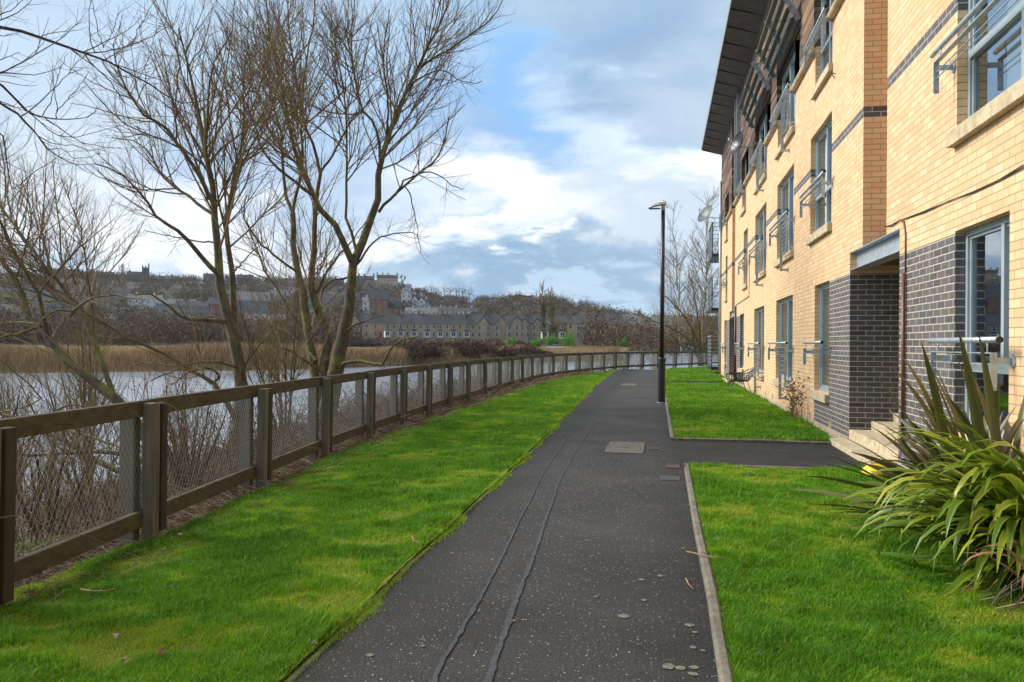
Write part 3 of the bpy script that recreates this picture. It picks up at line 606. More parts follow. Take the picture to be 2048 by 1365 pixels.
cs = sorted(set([S0, S1, fs(1628.9)]+[h[0] for h in holes]+[h[1] for h in holes])); cz = sorted(set([-.2, ZC, ZT, 4.57, 4.72, 2.49, GZ[0]-.02]+[h[2] for h in holes]+[h[3] for h in holes]))
cz = [z for z in cz if -.2 <= z <= ZT]
mb = {'yellow': MB(), 'dark': MB(), 'timber': MB()}
for a, b in zip(cs[:-1], cs[1:]):
    for c, d in zip(cz[:-1], cz[1:]):
        if b-a < 1e-6 or d-c < 1e-6: continue
        k = kind((a+b)/2, (c+d)/2)
        if k: 
            x = WX-(.03 if k == 'timber' else 0); mb[k].quad((x, b, c), (x, a, c), (x, a, d), (x, b, d))
            if k == 'timber' and c <= ZC+1e-6: mb[k].quad((x, a, c), (x, b, c), (WX+.01, b, c), (WX+.01, a, c))
def side(s, z0, z1, depth, facing, x0=WX):            # a reveal: plane at s from the facade inwards, colours follow the wall beside it
    zs = [z for z in cz if z0-1e-6 <= z <= z1+1e-6]
    if zs[0] > z0+1e-6: zs = [z0]+zs
    for c, d in zip(zs[:-1], zs[1:]):
        k = kind(s+(.02 if facing < 0 else -.02), (c+d)/2) or 'yellow'
        P = [(x0, s, c), (x0+depth, s, c), (x0+depth, s, d), (x0, s, d)]
        if k == 'timber': P = [(x0-.03, s, c), (x0+depth, s, c), (x0+depth, s, d), (x0-.03, s, d)]
        mb[k].poly(P if facing < 0 else P[::-1])
for a, b, c, d in holes:
    if c < -.1 or d > 9: continue
    side(b, c, d, D, -1); side(a, c, d, D, 1)
    k = kind((a+b)/2, d+.02) or 'yellow'; mb['yellow' if k is None else k].quad((WX, a, d), (WX+D, a, d), (WX+D, b, d), (WX, b, d))
    mb['yellow'].quad((WX, a, c), (WX, b, c), (WX+D, b, c), (WX+D, a, c))
for i, (a, b) in enumerate(ENT):                        # entrance recess
    side(b, 0, 2.49, 3.2, -1); side(a, 0, 2.49, 3.2, 1)
    mb['yellow'].quad((WX, b, 2.49), (WX+3.2, b, 2.49), (WX+3.2, b, 2.8), (WX, b, 2.8)); mb['yellow'].quad((WX+3.2, a, 2.49), (WX, a, 2.49), (WX, a, 2.8), (WX+3.2, a, 2.8))
    mb['dark'].quad((WX+3.2, b, 0), (WX+3.2, a, 0), (WX+3.2, a, 2.8), (WX+3.2, b, 2.8))
for a, b in SLOT:
    side(b, 2.8, ZT, .8, -1); side(a, 2.8, ZT, .8, 1); mb['yellow'].quad((WX+.8, b, 2.8), (WX+.8, a, 2.8), (WX+.8, a, ZT), (WX+.8, b, ZT))
# end walls
for k, c, d in (('yellow', -.2, ZC), ('timber', ZC, ZT)):
    for s in (S0, S1): mb[k].quad((WX, s, c), (WX+11, s, c), (WX+11, s, d), (WX, s, d))
    mb[k].quad((WX+11, S0, c), (WX+11, S1, c), (WX+11, S1, d), (WX+11, S0, d))
wpart('brick_wall', mb['yellow'], M_YB, bld); 
_dk = mb['dark']; _bands = {}
for f_ in _dk.f:
    c_ = [_dk.v[i] for i in f_]; z_ = sum(p[2] for p in c_)/4; y_ = sum(p[1] for p in c_)/4
    k_ = 'band' if z_ > 4 else 0 if y_ < (ENT[0][0]+ENT[0][1])/2 else 1 if y_ < 20 else 2 if y_ < (ENT[1][0]+ENT[1][1])/2 else 3
    if k_ == 'band': k_ = 'band%d' % sum(y_ > h_ for h_ in [(a_+b_)/2 for a_, b_ in WF+SLOT]+[-.55, -3.85])
    _bands.setdefault(k_, MB()).poly(c_)
for k_, m_ in _bands.items(): wpart('dark_brick_band' if str(k_).startswith('band') else 'dark_brick_base', m_, M_DB, bld)
wpart('timber_cladding', mb['timber'], M_CLAD, bld)
M_PLINTH = simple('plinth_render', (.42, .33, .25), .9, 0, .25, 6, .3)
for a, b in ((S0, ENT[0][0]), (ENT[0][1], ENT[1][0]), (ENT[1][1], S1)):
    wpart('plinth', MB().box(WX-.012, WX-.001, a, b, -.1, .075), M_PLINTH, bld)
# roof with a deep boarded soffit
b = MB(); b.box(WX-.92, WX+11.6, S0-.3, S1+.35, 10.72, 10.92); b.poly([(WX-.92, S0-.3, 10.72), (WX-.92, S1+.35, 10.72), (WX+.1, S1+.35, ZT-.05), (WX+.1, S0-.3, ZT-.05)])
b.poly([(WX-.92, S1+.35, 10.72), (WX+.1, S1+.35, 10.72), (WX+.1, S1+.35, ZT-.05)])
rf = wpart('roof', b, M_SOFFIT, bld)
wpart('fascia', MB().box(WX-.95, WX-.921, S0-.3, S1+.35, 10.70, 10.95), simple('lead_fascia', (.30, .32, .34), .5, .3), rf)
s = S1+.3
while s > S0:
    wpart('soffit_rib', MB().box(-.5, .52, -.025, .025, -.035, .004, Matrix.Translation((WX-.42, s, 10.575)) @ Matrix.Rotation(math.atan2(.28, 1.02), 4, 'Y')), M_DARKM, rf); s -= 1.25
# coping between upper windows
cop = [(EXT[1], WS[0][0]-.0)]
segs = [(WS[0][1]+.02, SLOT[0][0]), (SLOT[0][1], EXT[1]), (WS[1][1], EXT[2]), (WS[2][1], EXT[3]), (WS[3][1], EXT[4]), (WS[4][1], SLOT[1][0]), (SLOT[1][1], EXT[5])]
segs += [(EXT[k], WS[k][0]) for k in EXT]
for a, c in segs:
    if c-a > .1: wpart('coping', MB().tube([(WX-.03, a+.01, ZC-.07), (WX-.03, c-.01, ZC-.07)], .075, 12), M_COPING, bld, True)
# ---- windows
def window(a, b, c, d, style=0, name='window', blind=None, open_=0):
    x = WX+D; f = .055; m = MB(); dp_ = .05
    m.box(x-.02, x+dp_, a, a+f, c, d); m.box(x-.02, x+dp_, b-f, b, c, d); m.box(x-.02, x+dp_, a+f, b-f, c, c+f); m.box(x-.02, x+dp_, a+f, b-f, d-f, d)
    w_ = b-a; cells = [(a+f, b-f, c+f, d-f)]
    if style == 1:      # transom and mullion
        zt = c+(d-c)*.38; m.box(x-.025, x+dp_, a+f, b-f, zt-.035, zt+.035); mid = a+w_*.45; m.box(x-.022, x+dp_, mid-.03, mid+.03, c+f, zt-.035); m.box(x-.022, x+dp_, mid-.03, mid+.03, zt+.035, d-f)
    if style == 2:      # two tall leaves
        mid = (a+b)/2; m.box(x-.024, x+dp_, mid-.045, mid+.045, c+f, d-f)
    if style == 3:
        zt = c+.62; m.box(x-.025, x+dp_, a+f, b-f, zt-.04, zt+.04); mid = a+w_*.3; m.box(x-.022, x+dp_, mid-.03, mid+.03, zt+.04, d-f)
    wn_ = wpart(name, m, M_FRAME, bld)
    # opening leaf frame set slightly proud
    e = .03; m = MB(); a1, b1, c1, d1 = a+f, b-f, c+f, d-f
    for (p0, p1, q0, q1) in ((a1, a1+e, c1, d1), (b1-e, b1, c1, d1), (a1+e, b1-e, c1, c1+e+.02), (a1+e, b1-e, d1-e, d1)): m.box(x+.001, x+.03, p0, p1, q0, q1)
    wpart('sash', m, M_FRAME, wn_)
    pn = MB(); pn.quad((x+.02, b1, c1), (x+.02, a1, c1), (x+.02, a1, d1), (x+.02, b1, d1)); wpart('pane', pn, M_GLASS, wn_)
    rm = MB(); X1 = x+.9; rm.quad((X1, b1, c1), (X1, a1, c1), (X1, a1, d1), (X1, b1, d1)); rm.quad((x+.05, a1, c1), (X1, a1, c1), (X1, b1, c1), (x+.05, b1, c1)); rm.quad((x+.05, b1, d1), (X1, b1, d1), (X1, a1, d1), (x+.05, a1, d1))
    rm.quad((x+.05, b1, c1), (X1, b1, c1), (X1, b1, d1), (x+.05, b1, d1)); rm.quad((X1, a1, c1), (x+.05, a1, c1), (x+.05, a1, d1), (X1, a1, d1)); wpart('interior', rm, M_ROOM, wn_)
    if blind:
        bl = MB(); s = a1+(b1-a1)*blind[0]; e_ = a1+(b1-a1)*blind[1]
        while s < e_: bl.quad((x+.10, s+.085, c1), (x+.13, s, c1), (x+.13, s, d1), (x+.10, s+.085, d1)); s += .09
        wpart('blind', bl, M_BLIND, wn_)
    return wn_
def sill(a, b, c, parent):
    m = MB(); m.box(WX-.075, WX+D, a-.06, b+.06, c-.14, c-.001); wpart('sill', m, M_STONE, parent, bevel=.006)
def railing(a, b, zs, panel, zr=.86):
    x = WX-.15; h = zs+zr; r = empty('railing', (0, 0, 0)); r.parent = bld; r.location = -bld.location
    a -= .10; b += .10
    m = MB(); m.tube([(x, a-.1, h), (x, b+.12, h)], .025, 12); m.tube([(x, a+.12, h-.1), (x, a+.12, h)], .007, 6); m.tube([(x, b-.12, h-.1), (x, b-.12, h)], .007, 6); wpart('handrail', m, M_STEEL, r, True)
    m = MB(); m.tube([(x, a-.102, h), (x, a-.125, h)], .026, 12); wpart('end_cap', m, M_DARKM, r)
    m = MB(); m.box(x-.025, x+.025, a, b, h-.11, h-.1); m.box(x-.025, x+.025, a-.008, a, h-.40, h-.1); m.box(x-.025, x+.025, b, b+.008, h-.40, h-.1)
    for k in (.20, .26): m.tube([(x, a, h-k), (x, b, h-k)], .006, 6)
    wpart('rail_frame', m, M_STEEL, r)
    for s in (a+.02, b-.02):
        m = MB(); m.box(x+.02, WX-.01, s-.005, s+.005, h-.19, h-.14); m.lathe([(0, 0), (.055, 0), (.055, .01), (0, .01)], 14, Matrix.Translation((WX-.012, s, h-.165)) @ Matrix.Rotation(R_(90), 4, 'Y')); wpart('bracket', m, M_STEEL, r)
    if panel:
        p0, p1 = a+.05, a+.05+min(.75, (b-a)*.42); m = MB(); z0 = zs-.02
        m.box(x-.02, x+.02, p0, p0+.008, z0, h-.11); m.box(x-.03, x+.03, p1, p1+.008, z0-.36, h-.11); m.box(x-.02, x+.02, p0, p1, z0-.008, z0)
        for k in range(7): zz = z0+.1+(h-.2-z0)*k/7; m.tube([(x, p0, zz), (x, p1, zz)], .006, 6)
        m.box(x-.02, WX-.01, p1-.002, p1+.006, z0-.36, z0-.31); m.box(x+.0, WX-.01, p0-.002, p0+.006, z0+.05, z0+.1)
        m.lathe([(0, 0), (.055, 0), (.055, .01), (0, .01)], 14, Matrix.Translation((WX-.012, p1, z0-.33)) @ Matrix.Rotation(R_(90), 4, 'Y')); wpart('bar_panel', m, M_STEEL, r)
    return r
for i, (a, b) in enumerate(WG):
    w_ = window(a, b, *GZ, style=[3, 0, 2, 2, 0, 0][i], blind=[None, (.0, 1), (.3, 1), (0, 1), None, None][i]); sill(a, b, GZ[0], w_)
    railing(a, b, GZ[0], i in (2, 3))
for i, (a, b) in enumerate(WF):
    w_ = window(a, b, *FZ, style=[1, 1, 2, 2, 0, 0][i], blind=[(0, .75), (.5, 1), (0, .6), (0, 1), None, None][i]); sill(a, b, FZ[0], w_)
    railing(a, b, FZ[0], i in (2, 3), .80)
for i, (a, b) in enumerate(WS):
    w_ = window(a, b, *SZ, style=[1, 1, 2, 2, 0, 0][i], blind=[(0, 1), (.2, 1), (0, .5), (0, 1), None, None][i]); sill(a, b, SZ[0], w_); railing(a, b, SZ[0], i in (2, 3), .85)
    if i in EXT: window(EXT[i], a, 6.87, SZ[1], 0)
for s in (-1.2, -4.5):
    for z in (GZ, FZ, SZ): sill(s, s+1.3, z[0], window(s, s+1.3, *z, 1, blind=(0, 1)))
# sunshades over the top windows
for i in (1, 2, 3):
    a, b = EXT[i]-.1, WS[i][1]+.1; m = MB(); x = WX-.03
    for k in range(4):
        z = 7.98+k*.19; xo = x-.16-.09*k
        m.box(-.075, .075, a, b, -.008, .008, Matrix.Translation((xo, 0, z)) @ Matrix.Rotation(R_(-35), 4, 'Y'))
    sh = wpart('sunshade', m, simple('slate_louvre', (.16, .19, .17), .5, .2) if i == 1 else bpy.data.materials['slate_louvre'], bld)
    n = 2
    for k in range(n+1):
        s = a+.03+(b-a-.06)*k/n; m = MB(); m.poly([(x-.10, s-.012, 7.9), (x-.5, s-.012, 8.62), (x-.40, s-.012, 8.68), (x, s-.012, 7.95)]); m.poly([(x, s+.012, 7.95), (x-.40, s+.012, 8.68), (x-.5, s+.012, 8.62), (x-.10, s+.012, 7.9)]); m.quad((x-.10, s-.012, 7.9), (x-.10, s+.012, 7.9), (x-.5, s+.012, 8.62), (x-.5, s-.012, 8.62)); m.box(x-.40, x, s-.01, s+.01, 8.58, 8.62); wpart('support_arm', m, M_STEEL, sh)
# entrances
for i, (a, b) in enumerate(ENT):
    x0 = WX+.03; m = MB(); m.box(x0+.06, x0+.08, a+.002, b-.002, 2.54, 2.785); m.box(x0-.035, x0+.165, a+.002, b-.002, 2.785, 2.797); m.box(x0-.035, x0+.165, a+.002, b-.002, 2.53, 2.54)
    wpart('entrance_beam', m, M_STEEL, bld); wpart('entrance_ceiling', MB().box(WX+.2, WX+3.19, a+.01, b-.01, 2.6, 2.68), M_SOFFIT, bld)
    wpart('lintel_wall', MB().box(WX+.0, WX+.4, a if i == 9 else SLOT[i][1], b, 2.8, 2.801), M_SOFFIT, bld)
    for k in range(4): wpart('entrance_step', MB().box(WX-.30+.30*k, WX+(.30*k-.002 if k < 3 else 3.1), a+.003, b-.003, -.05, .07+.13*k), M_STONE, bld, bevel=.006)
# downpipes and cables
p = WX-.06; s = fs(1812)
m = MB(); m.tube([(WX-.03, s, .3), (WX-.03, s, 2.25)], .022, 10); wpart('copper_downpipe', m, M_COPPER, bld, True)
def fz(px, py): 
    d = ray(px, py); t = WX/d.x; v = CP+d*t; return v
m = MB(); m.tube([(WX-.012, s, 2.25), (WX-.012, fs(1812), fz(1812, 470).z), (WX-.012, fs(1808), fz(1808, 444).z), (WX-.012, fs(1800), fz(1800, 441).z)], .009, 6); wpart('cable', m, M_COPPER, bld, True)
M_CABLE = simple('black_cable', (.03, .022, .02), .6)
for j, off in enumerate((0, -4)):
    P = [(1772, 454), (1786, 450-off*.5), (1800, 441), (1850, 425+off*.3), (1900, 403), (1950, 384+off*.4), (2000, 361), (2048, 336+off), (2120, 305)]
    m = MB(); m.tube([(WX-.012, fz(*q_).y, fz(*q_).z+.004*math.sin(k*2+j)) for k, q_ in enumerate(P)], .005, 5); wpart('cable', m, M_CABLE, bld, True)
v0, v1 = fz(1472, 611), fz(1499, 593); m = MB(); m.tube([(WX-.015, v0.y, v0.z), (WX-.015, v1.y, v1.z), (WX-.015, v1.y, 4.2)], .010, 5); wpart('cable', m, M_CABLE, bld)
sB = fs(1472.5); m = MB(); m.tube([(WX-.04, sB, .1), (WX-.04, sB, fz(1472.5, 613).z)], .04, 8); wpart('red_downpipe', m, simple('oxide_pipe', (.12, .045, .045), .5), bld, True)
m = MB(); m.tube([(WX-.07, S1-.12, .1), (WX-.07, S1-.12, 9.1)], .06, 10); wpart('downpipe', m, M_STEEL, bld, True)
m = MB(); m.box(WX-.16, WX-.031, fs(1475), fs(1475)+.09, 6.9, ZT); m.box(WX-.16, WX-.031, fs(1479), fs(1479)+.09, 6.9, ZT); wpart('steel_mullion', m, M_STEEL, bld)
# air bricks
M_VENT = simple('buff_vent', (.50, .39, .20), .8); 
for (px, py, n, mt) in ((1660, 850, 5, M_VENT), (1620, 833, 4, M_STONE), (1531, 789, 3, M_STONE), (1545, 795, 3, M_STONE), (1516, 785, 3, M_STONE)):
    v = fz(px, py); m = MB(); m.box(WX-.004, WX+.02, v.y-.11, v.y+.11, v.z-.07, v.z+.07); ab = wpart('air_brick', m, mt, bld)
    m = MB(); [m.box(WX-.006, WX-.0041, v.y-.09, v.y+.09, v.z-.05+.035*k, v.z-.035+.035*k) for k in range(4)]; wpart('slot', m, M_DARKM, ab)
# small wall hooks left on the brick
for px, py in ((1671, 147), (1481, 434)):
    v = fz(px, py); m = MB(); m.tube([(WX, v.y, v.z), (WX-.05, v.y, v.z), (WX-.05, v.y-.05, v.z-.05), (WX-.02, v.y-.05, v.z-.1)], .008, 5); wpart('wall_hook', m, M_DARKM, bld)
# balconies on the end wall
for j, z0 in enumerate((.25, 3.05, 5.62)):
    r = empty('balcony', (0, 0, 0)); r.parent = bld; r.location = -bld.location; y0, y1, x0, x1 = S1+.25, S1+3.4, WX-.42, WX+1.9
    wpart('balcony_floor', MB().box(x0, x1, y0, y1, z0, z0+.14), M_DARKM, r)
    m = MB(); H = 1.45
    for z in [z0+.14+H*k/8 for k in range(1, 9)]: m.box(x0+.01, x0+.03, y0, y1, z-.012, z+.012); m.box(x0, x1, y0+.01, y0+.03, z-.012, z+.012)
    for k in range(5): m.box(x0, x0+.035, y0+(y1-y0-.04)*k/4, y0+.04+(y1-y0-.04)*k/4, z0, z0+.14+H); m.box(x0+(x1-x0-.04)*k/4, x0+.04+(x1-x0-.04)*k/4, y0, y0+.04, z0, z0+.14+H)
    m.box(x0-.03, x0+.05, y0-.02, y1, z0+.14+H, z0+.18+H); wpart('balustrade', m, M_STEEL, r)
# ---------------- satellite dishes
def dish(name, loc, r, az_, el_, mat, label, arm=.4, mesh_=False):
    t = tag(empty(name, loc), label, 'satellite dish', 'satellite dishes on the apartment block')
    M = Matrix.Rotation(az_, 4, 'Z') @ Matrix.Rotation(math.pi/2-el_, 4, 'Y')
    m = MB(); prof = [(r*k/8, .32*r*(k/8)**2) for k in range(9)]; prof += [(r*1.02, .33*r), (r, .30*r)]+[(r*k/8, .32*r*(k/8)**2-.012) for k in range(7, -1, -1)]
    m.lathe([(a+.0001, b) for a, b in prof], 28, M); o = link('reflector', m.mesh('reflector', mat, True), t)
    m = MB(); m.tube([M @ Vector((0, -r*.95, .28*r)), M @ Vector((0, -.25*r, r*.95))], .012, 6); m.lathe([(0.0001, 0), (.035, 0), (.04, .09), (.0001, .09)], 10, Matrix.Translation(M @ Vector((0, -.22*r, r*.9)))); link('feed_arm', m.mesh('feed_arm', M_STEEL), t)
    m = MB(); m.tube([(0, 0, 0), tuple(Vector((.0, 0, -.10))), (arm, 0, -.15)], .018, 6); link('wall_arm', m.mesh('wall_arm', M_STEEL), t)
    return t
M_DISH = simple('pale_dish', (.13, .15, .16), .5, .1, .12, 8)
d1_ = dp(1414, 431, 37.9/1.0); dish('satellite_dish', (d1_.x, d1_.y, d1_.z), .46, R_(215), R_(28), M_DISH, 'large grey satellite dish standing out from the far corner of the block', .7)
v = fz(1509, 290); dish('satellite_dish', (WX-.42, v.y, v.z+.05), .36, R_(200), R_(15), M_DARKM, 'dark meshed satellite dish on the top floor railing of the block', .4)
# ================================================================ fence
fn = tag(empty('wooden_fence', (FJ[3].x, FJ[3].y, 0)), 'long weathered timber post and rail fence with wire mesh curving beside the river', 'fence')
M_WIRE = simple('galvanised_wire', (.36, .365, .36), .5, .2, .2, 30)
FH = 1.0
for i in range(len(FJ)):
    p = FJ[i]; nx_ = FJ[min(i+1, len(FJ)-1)]; pv = FJ[max(i-1, 0)]; t = (nx_-pv).normalized(); n = Vector((t.y, -t.x))       # n points to the path
    if n.x < 0 and t.y > 0: n = -n
    M = Matrix(((t.x, n.x, 0, p.x), (t.y, n.y, 0, p.y), (0, 0, 1, 0), (0, 0, 0, 1)))
    jz = rnd.uniform(-.012, .012); lean = Matrix.Rotation(rnd.uniform(-.012, .012), 4, 'X')
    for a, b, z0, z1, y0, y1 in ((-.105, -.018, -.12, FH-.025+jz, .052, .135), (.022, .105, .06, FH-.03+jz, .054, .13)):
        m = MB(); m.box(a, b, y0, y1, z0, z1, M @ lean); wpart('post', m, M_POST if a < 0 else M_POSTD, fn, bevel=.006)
    m = MB(); m.box(-.105, -.01, -.115, -.012, -.4, FH-.07, M); wpart('back_post', m, M_BACKPOST, fn, bevel=.004)
    if i < len(FJ)-1:
        L_ = (nx_-p).length; d = (nx_-p).normalized(); nn_ = Vector((d.y, -d.x)); nn_ = -nn_ if (nn_.x < 0 and d.y > 0) else nn_
        M2 = Matrix(((d.x, nn_.x, 0, p.x), (d.y, nn_.y, 0, p.y), (0, 0, 1, 0), (0, 0, 0, 1)))
        m = MB(); m.box(.006, L_-.006, 0, .05, FH-.115, FH+rnd.uniform(-.004, .004), M2); wpart('top_rail', m, M_RAIL, fn, bevel=.006)
        m = MB(); m.box(.0, L_-.0, 0, .052, .11, .225, M2); wpart('bottom_rail', m, M_RAIL, fn, bevel=.006)
        near = p.y < 26; pit = .052 if near else .075; z0, z1 = .2, FH-.1; H = z1-z0; P = []; 
        s = -H*.62
        while s < L_:                                       # diamond mesh: two families of slanting wires
            for sg in (1, -1):
                a0, a1 = (s, s+H*.62); zz0, zz1 = (z0, z1) if sg > 0 else (z1, z0); 
                ta = max(0, (0-a0)/(a1-a0)); tb = min(1, (L_-a0)/(a1-a0))
                if tb-ta > .02: P.append([(a0+(a1-a0)*ta, -.006-.002*sg, zz0+(zz1-zz0)*ta), (a0+(a1-a0)*(ta+tb)/2, -.006-.002*sg, zz0+(zz1-zz0)*(ta+tb)/2), (a0+(a1-a0)*tb, -.006-.002*sg, zz0+(zz1-zz0)*tb)])
            s += pit
        P = np.array(P); Mn = np.array(M2); Pw = P @ Mn[:3, :3].T+Mn[:3, 3]
        Vw, Fw = tubes(Pw, np.full(Pw.shape[:2], .0017 if near else .0022), 3)
        o = link('wire_mesh', npmesh('wire_mesh', Vw, Fw, M_WIRE), fn); o.location = -fn.location
# ================================================================ lamp post
base = gp(1323, 806); lp = tag(empty('street_lamp', (base.x, base.y, 0)), 'tall slim black lamp post with pale angled head at the path edge', 'street lamp')
m = MB(); m.tube([(0, 0, -.05), (0, 0, 1.02)], .092, 20); m.tube([(0, 0, 1.02), (0, 0, 1.08), (0, 0, 1.12)], [.098, .098, .06], 20); wpart_ = link('base_column', m.mesh('base_column', M_DARKM, False), lp); bev(wpart_, .008)
m = MB(); m.tube([(0, 0, 1.1), (.005, 0, 4.75)], [.056, .046], 16); link('column', m.mesh('column', simple('brown_black_paint', (.035, .028, .030), .4, .1), True), lp)
m = MB(); m.lathe([(.11, 0), (.11, .02), (.0001, .02)], 16); link('base_flange', m.mesh('base_flange', M_STEEL), lp)
m = MB(); m.tube([(.01, 0, 4.70), (.01, 0, 4.86)], .05, 14); m.lathe([(.055, 4.86), (.06, 4.9), (.03, 4.96), (.0001, 4.97)], 12); sock = link('head_socket', m.mesh('head_socket', M_STEEL, True), lp)
hd = MB(); Q = [(-.36, 4.775, .035, .0), (-.30, 4.80, .075, .03), (-.2, 4.835, .10, .05), (-.08, 4.865, .11, .07), (.06, 4.885, .10, .07), (.085, 4.87, .06, .05)]
rings = [[(x, -w_, z-h*.4), (x, w_, z-h*.4), (x, w_*.85, z+h*.4), (x, w_*.3, z+h), (x, -w_*.3, z+h), (x, -w_*.85, z+h*.4)] for x, z, w_, h in Q]
for a, b in zip(rings[:-1], rings[1:]):
    for k in range(6): hd.quad(a[k], a[(k+1) % 6], b[(k+1) % 6], b[k])
hd.poly(rings[0][::-1]); hd.poly(rings[-1]); lh = link('lamp_head', hd.mesh('lamp_head', simple('pale_grey_head', (.50, .51, .47), .5), True), lp)
m = MB(); m.box(-.34, -.06, -.08, .08, 4.752, 4.765); gl_ = link('lens', m.mesh('lens', M_DARKM), lh)
m = MB(); m.tube([(.08, 0, 4.82), (.12, 0, 4.82)], .012, 6); m.tube([(.08, 0, 4.78), (.12, 0, 4.78)], .012, 6); link('clamp_bolt', m.mesh('clamp_bolt', M_STEEL), lh)
# ================================================================ wicker armchair on the lawn
ch = tag(empty('wicker_armchair', (WX-.46, 24.6, TUF), R_(190)), 'black woven garden armchair standing on the lawn against the yellow wall', 'armchair')
Wd, Dp, SH = .28, .26, .36      # local: +x is the sitter's forward direction
m = MB(); 
legs = [((.20, .25, SH), (.30, .27, 0)), ((.20, -.25, SH), (.30, -.27, 0)), ((-.18, .22, SH), (-.30, .26, 0)), ((-.18, -.22, SH), (-.30, -.26, 0))]
for a, b in legs: link('leg', MB().tube([a, b], .009, 6).mesh('leg', M_DARKM), ch)
m = MB(); m.tube([(-.22, -.27, SH), (.26, -.28, SH), (.26, .28, SH), (-.22, .27, SH), (-.22, -.27, SH)], .013, 6); 
for k in range(11): y = -.26+.052*k; m.tube([(.26, y, SH), (.02, y, SH-.03), (-.22, y*.95, SH)], .011, 5)
for k in range(11): x = -.2+.045*k; m.tube([(x, -.27, SH), (x, 0, SH-.03), (x, .27, SH)], .011, 5)
link('seat', m.mesh('seat', M_BLACKW), ch)
m = MB(); bp = lambda y, t: (-.22-.20*t-.03*(1-(y/.27)**2)*t, y*(1-.12*t), SH+.38*t-.05*t*(y/.27)**2)
for k in range(13): y = -.27+.045*k; m.tube([bp(y, t/6) for t in range(7)], .011, 5)
for k in range(1, 9): t = k/9; m.tube([bp(-.27+.54*j/8, t) for j in range(9)], .010, 5)
m.tube([bp(-.27+.54*j/8, 1) for j in range(9)], .016, 7); link('backrest', m.mesh('backrest', M_BLACKW), ch)
for sy in (-1, 1):
    m = MB(); A = [(-.38, .25*sy, SH+.34), (-.22, .29*sy, SH+.24), (.0, .31*sy, SH+.205), (.20, .31*sy, SH+.21), (.29, .31*sy, SH+.17), (.30, .30*sy, SH+.07), (.26, .28*sy, SH)]
    m.tube(A, .015, 7)
    for k in range(8): x = -.2+.058*k; m.tube([(x, .28*sy, SH), (x, .31*sy, SH+.2)], .010, 5)
    for k in range(1, 4): m.tube([(-.25, .27*sy, SH+.05*k), (.27, .30*sy, SH+.05*k)], .006, 5)
    link('armrest', m.mesh('armrest', M_BLACKW), ch)
# yellow tub half hidden by the leaves
yb = gp(1750, 960); t_ = MB(); t_.lathe([(.135, .0), (.15, .03), (.15, .06), (.135, .10), (.09, .14), (.04, .155), (.0001, .158)], 24); t_.lathe([(.165, 0), (.17, .015), (.15, .02)], 24)
o = link('upturned_tub', t_.mesh('upturned_tub', simple('yellow_plastic', (.75, .50, .02), .35, 0, .05), True)); o.location = (yb.x, yb.y-.05, TUF); tag(o, 'small yellow plastic tub upturned on the grass under the leaves', 'tub')
# dry rose stems against the wall
M_DRYS = tinted('dry_rose', [(.10, .055, .03), (.20, .12, .06), (.35, .20, .08), (.40, .12, .05)], .85)
v = gp(1578, 838); P = []; Rr2 = []
for k in range(34):
    h = rnd.uniform(.35, 1.05); a = rnd.uniform(-.35, .35); s0 = rnd.uniform(-.55, .55); x0 = 2.5+rnd.uniform(-.04, .08)
    P.append([(x0+rnd.uniform(-.05, .05)*t*4, v.y+s0+a*h*t+.03*math.sin(t*7+k), h*t*(1-.1*t)) for t in (0, .25, .5, .75, 1)]); Rr2.append([.005, .0045, .004, .003, .002])
Vd, Fd = tubes(np.array(P), np.array(Rr2), 4); rb = tag(link('rose_bush', npmesh('rose_bush', Vd, Fd, M_DRYS, False, np.repeat(rng.random(34)*.5, 20))), 'bare brown rose stems with dry heads against the brick wall', 'shrub')
m = MB(); 
for k in range(34):
    for j in (2, 3, 4):
        q_ = P[k][j]; r = rnd.uniform(.010, .022); m.lathe([(.0001, -r), (r, -.3*r), (r*.9, .5*r), (.0001, r)], 5, Matrix.Translation(q_))
tag(link('seed_heads', m.mesh('seed_heads', simple('dry_heads', (.17, .085, .04), .9, 0, .5, 30)), rb), kind='stuff')
# ================================================================ bare trees
def bark(name, c1, c2, moss, mamt=.6):
    g = G(name); n = g.noise(16, 6, .7, scale=(1, 1, .28)); m1 = g.noise(3.5, 5, .65); ge = g.n('ShaderNodeNewGeometry'); s = g.n('ShaderNodeSeparateXYZ'); g.l(ge.outputs['Normal'], s.inputs[0])
    c = g.mix(g.rng(n, .32, .68), c1, c2); w = g.math('MULTIPLY', g.rng(g.math('ADD', m1, g.math('MULTIPLY', s.outputs[2], .10)), .50, .62), mamt)
    c = g.mix(w, c, moss); g.col(c); g.rough(.9); g.bump(n, .7, .02); return g.m
M_BARK = bark('mossy_bark', (.045, .034, .022), (.15, .115, .075), (.19, .18, .035), .8)
M_TWIG = tinted('bare_twigs', [(.10, .062, .042), (.19, .12, .075), (.26, .18, .10), (.25, .22, .08)], .8)
def catmull(P, n):
    P = np.array(P, float); P = np.vstack([2*P[0]-P[1], P, 2*P[-1]-P[-2]]); out = []
    for i in range(1, len(P)-2):
        for t in np.linspace(0, 1, n, endpoint=False):
            a, b, c, d = P[i-1:i+3]; out.append(.5*((2*b)+(-a+c)*t+(2*a-5*b+4*c-d)*t*t+(-a+3*b-3*c+d)*t**3))
    out.append(P[-2]); return np.array(out)
def unit(v): return v/(np.linalg.norm(v, axis=-1, keepdims=True)+1e-9)
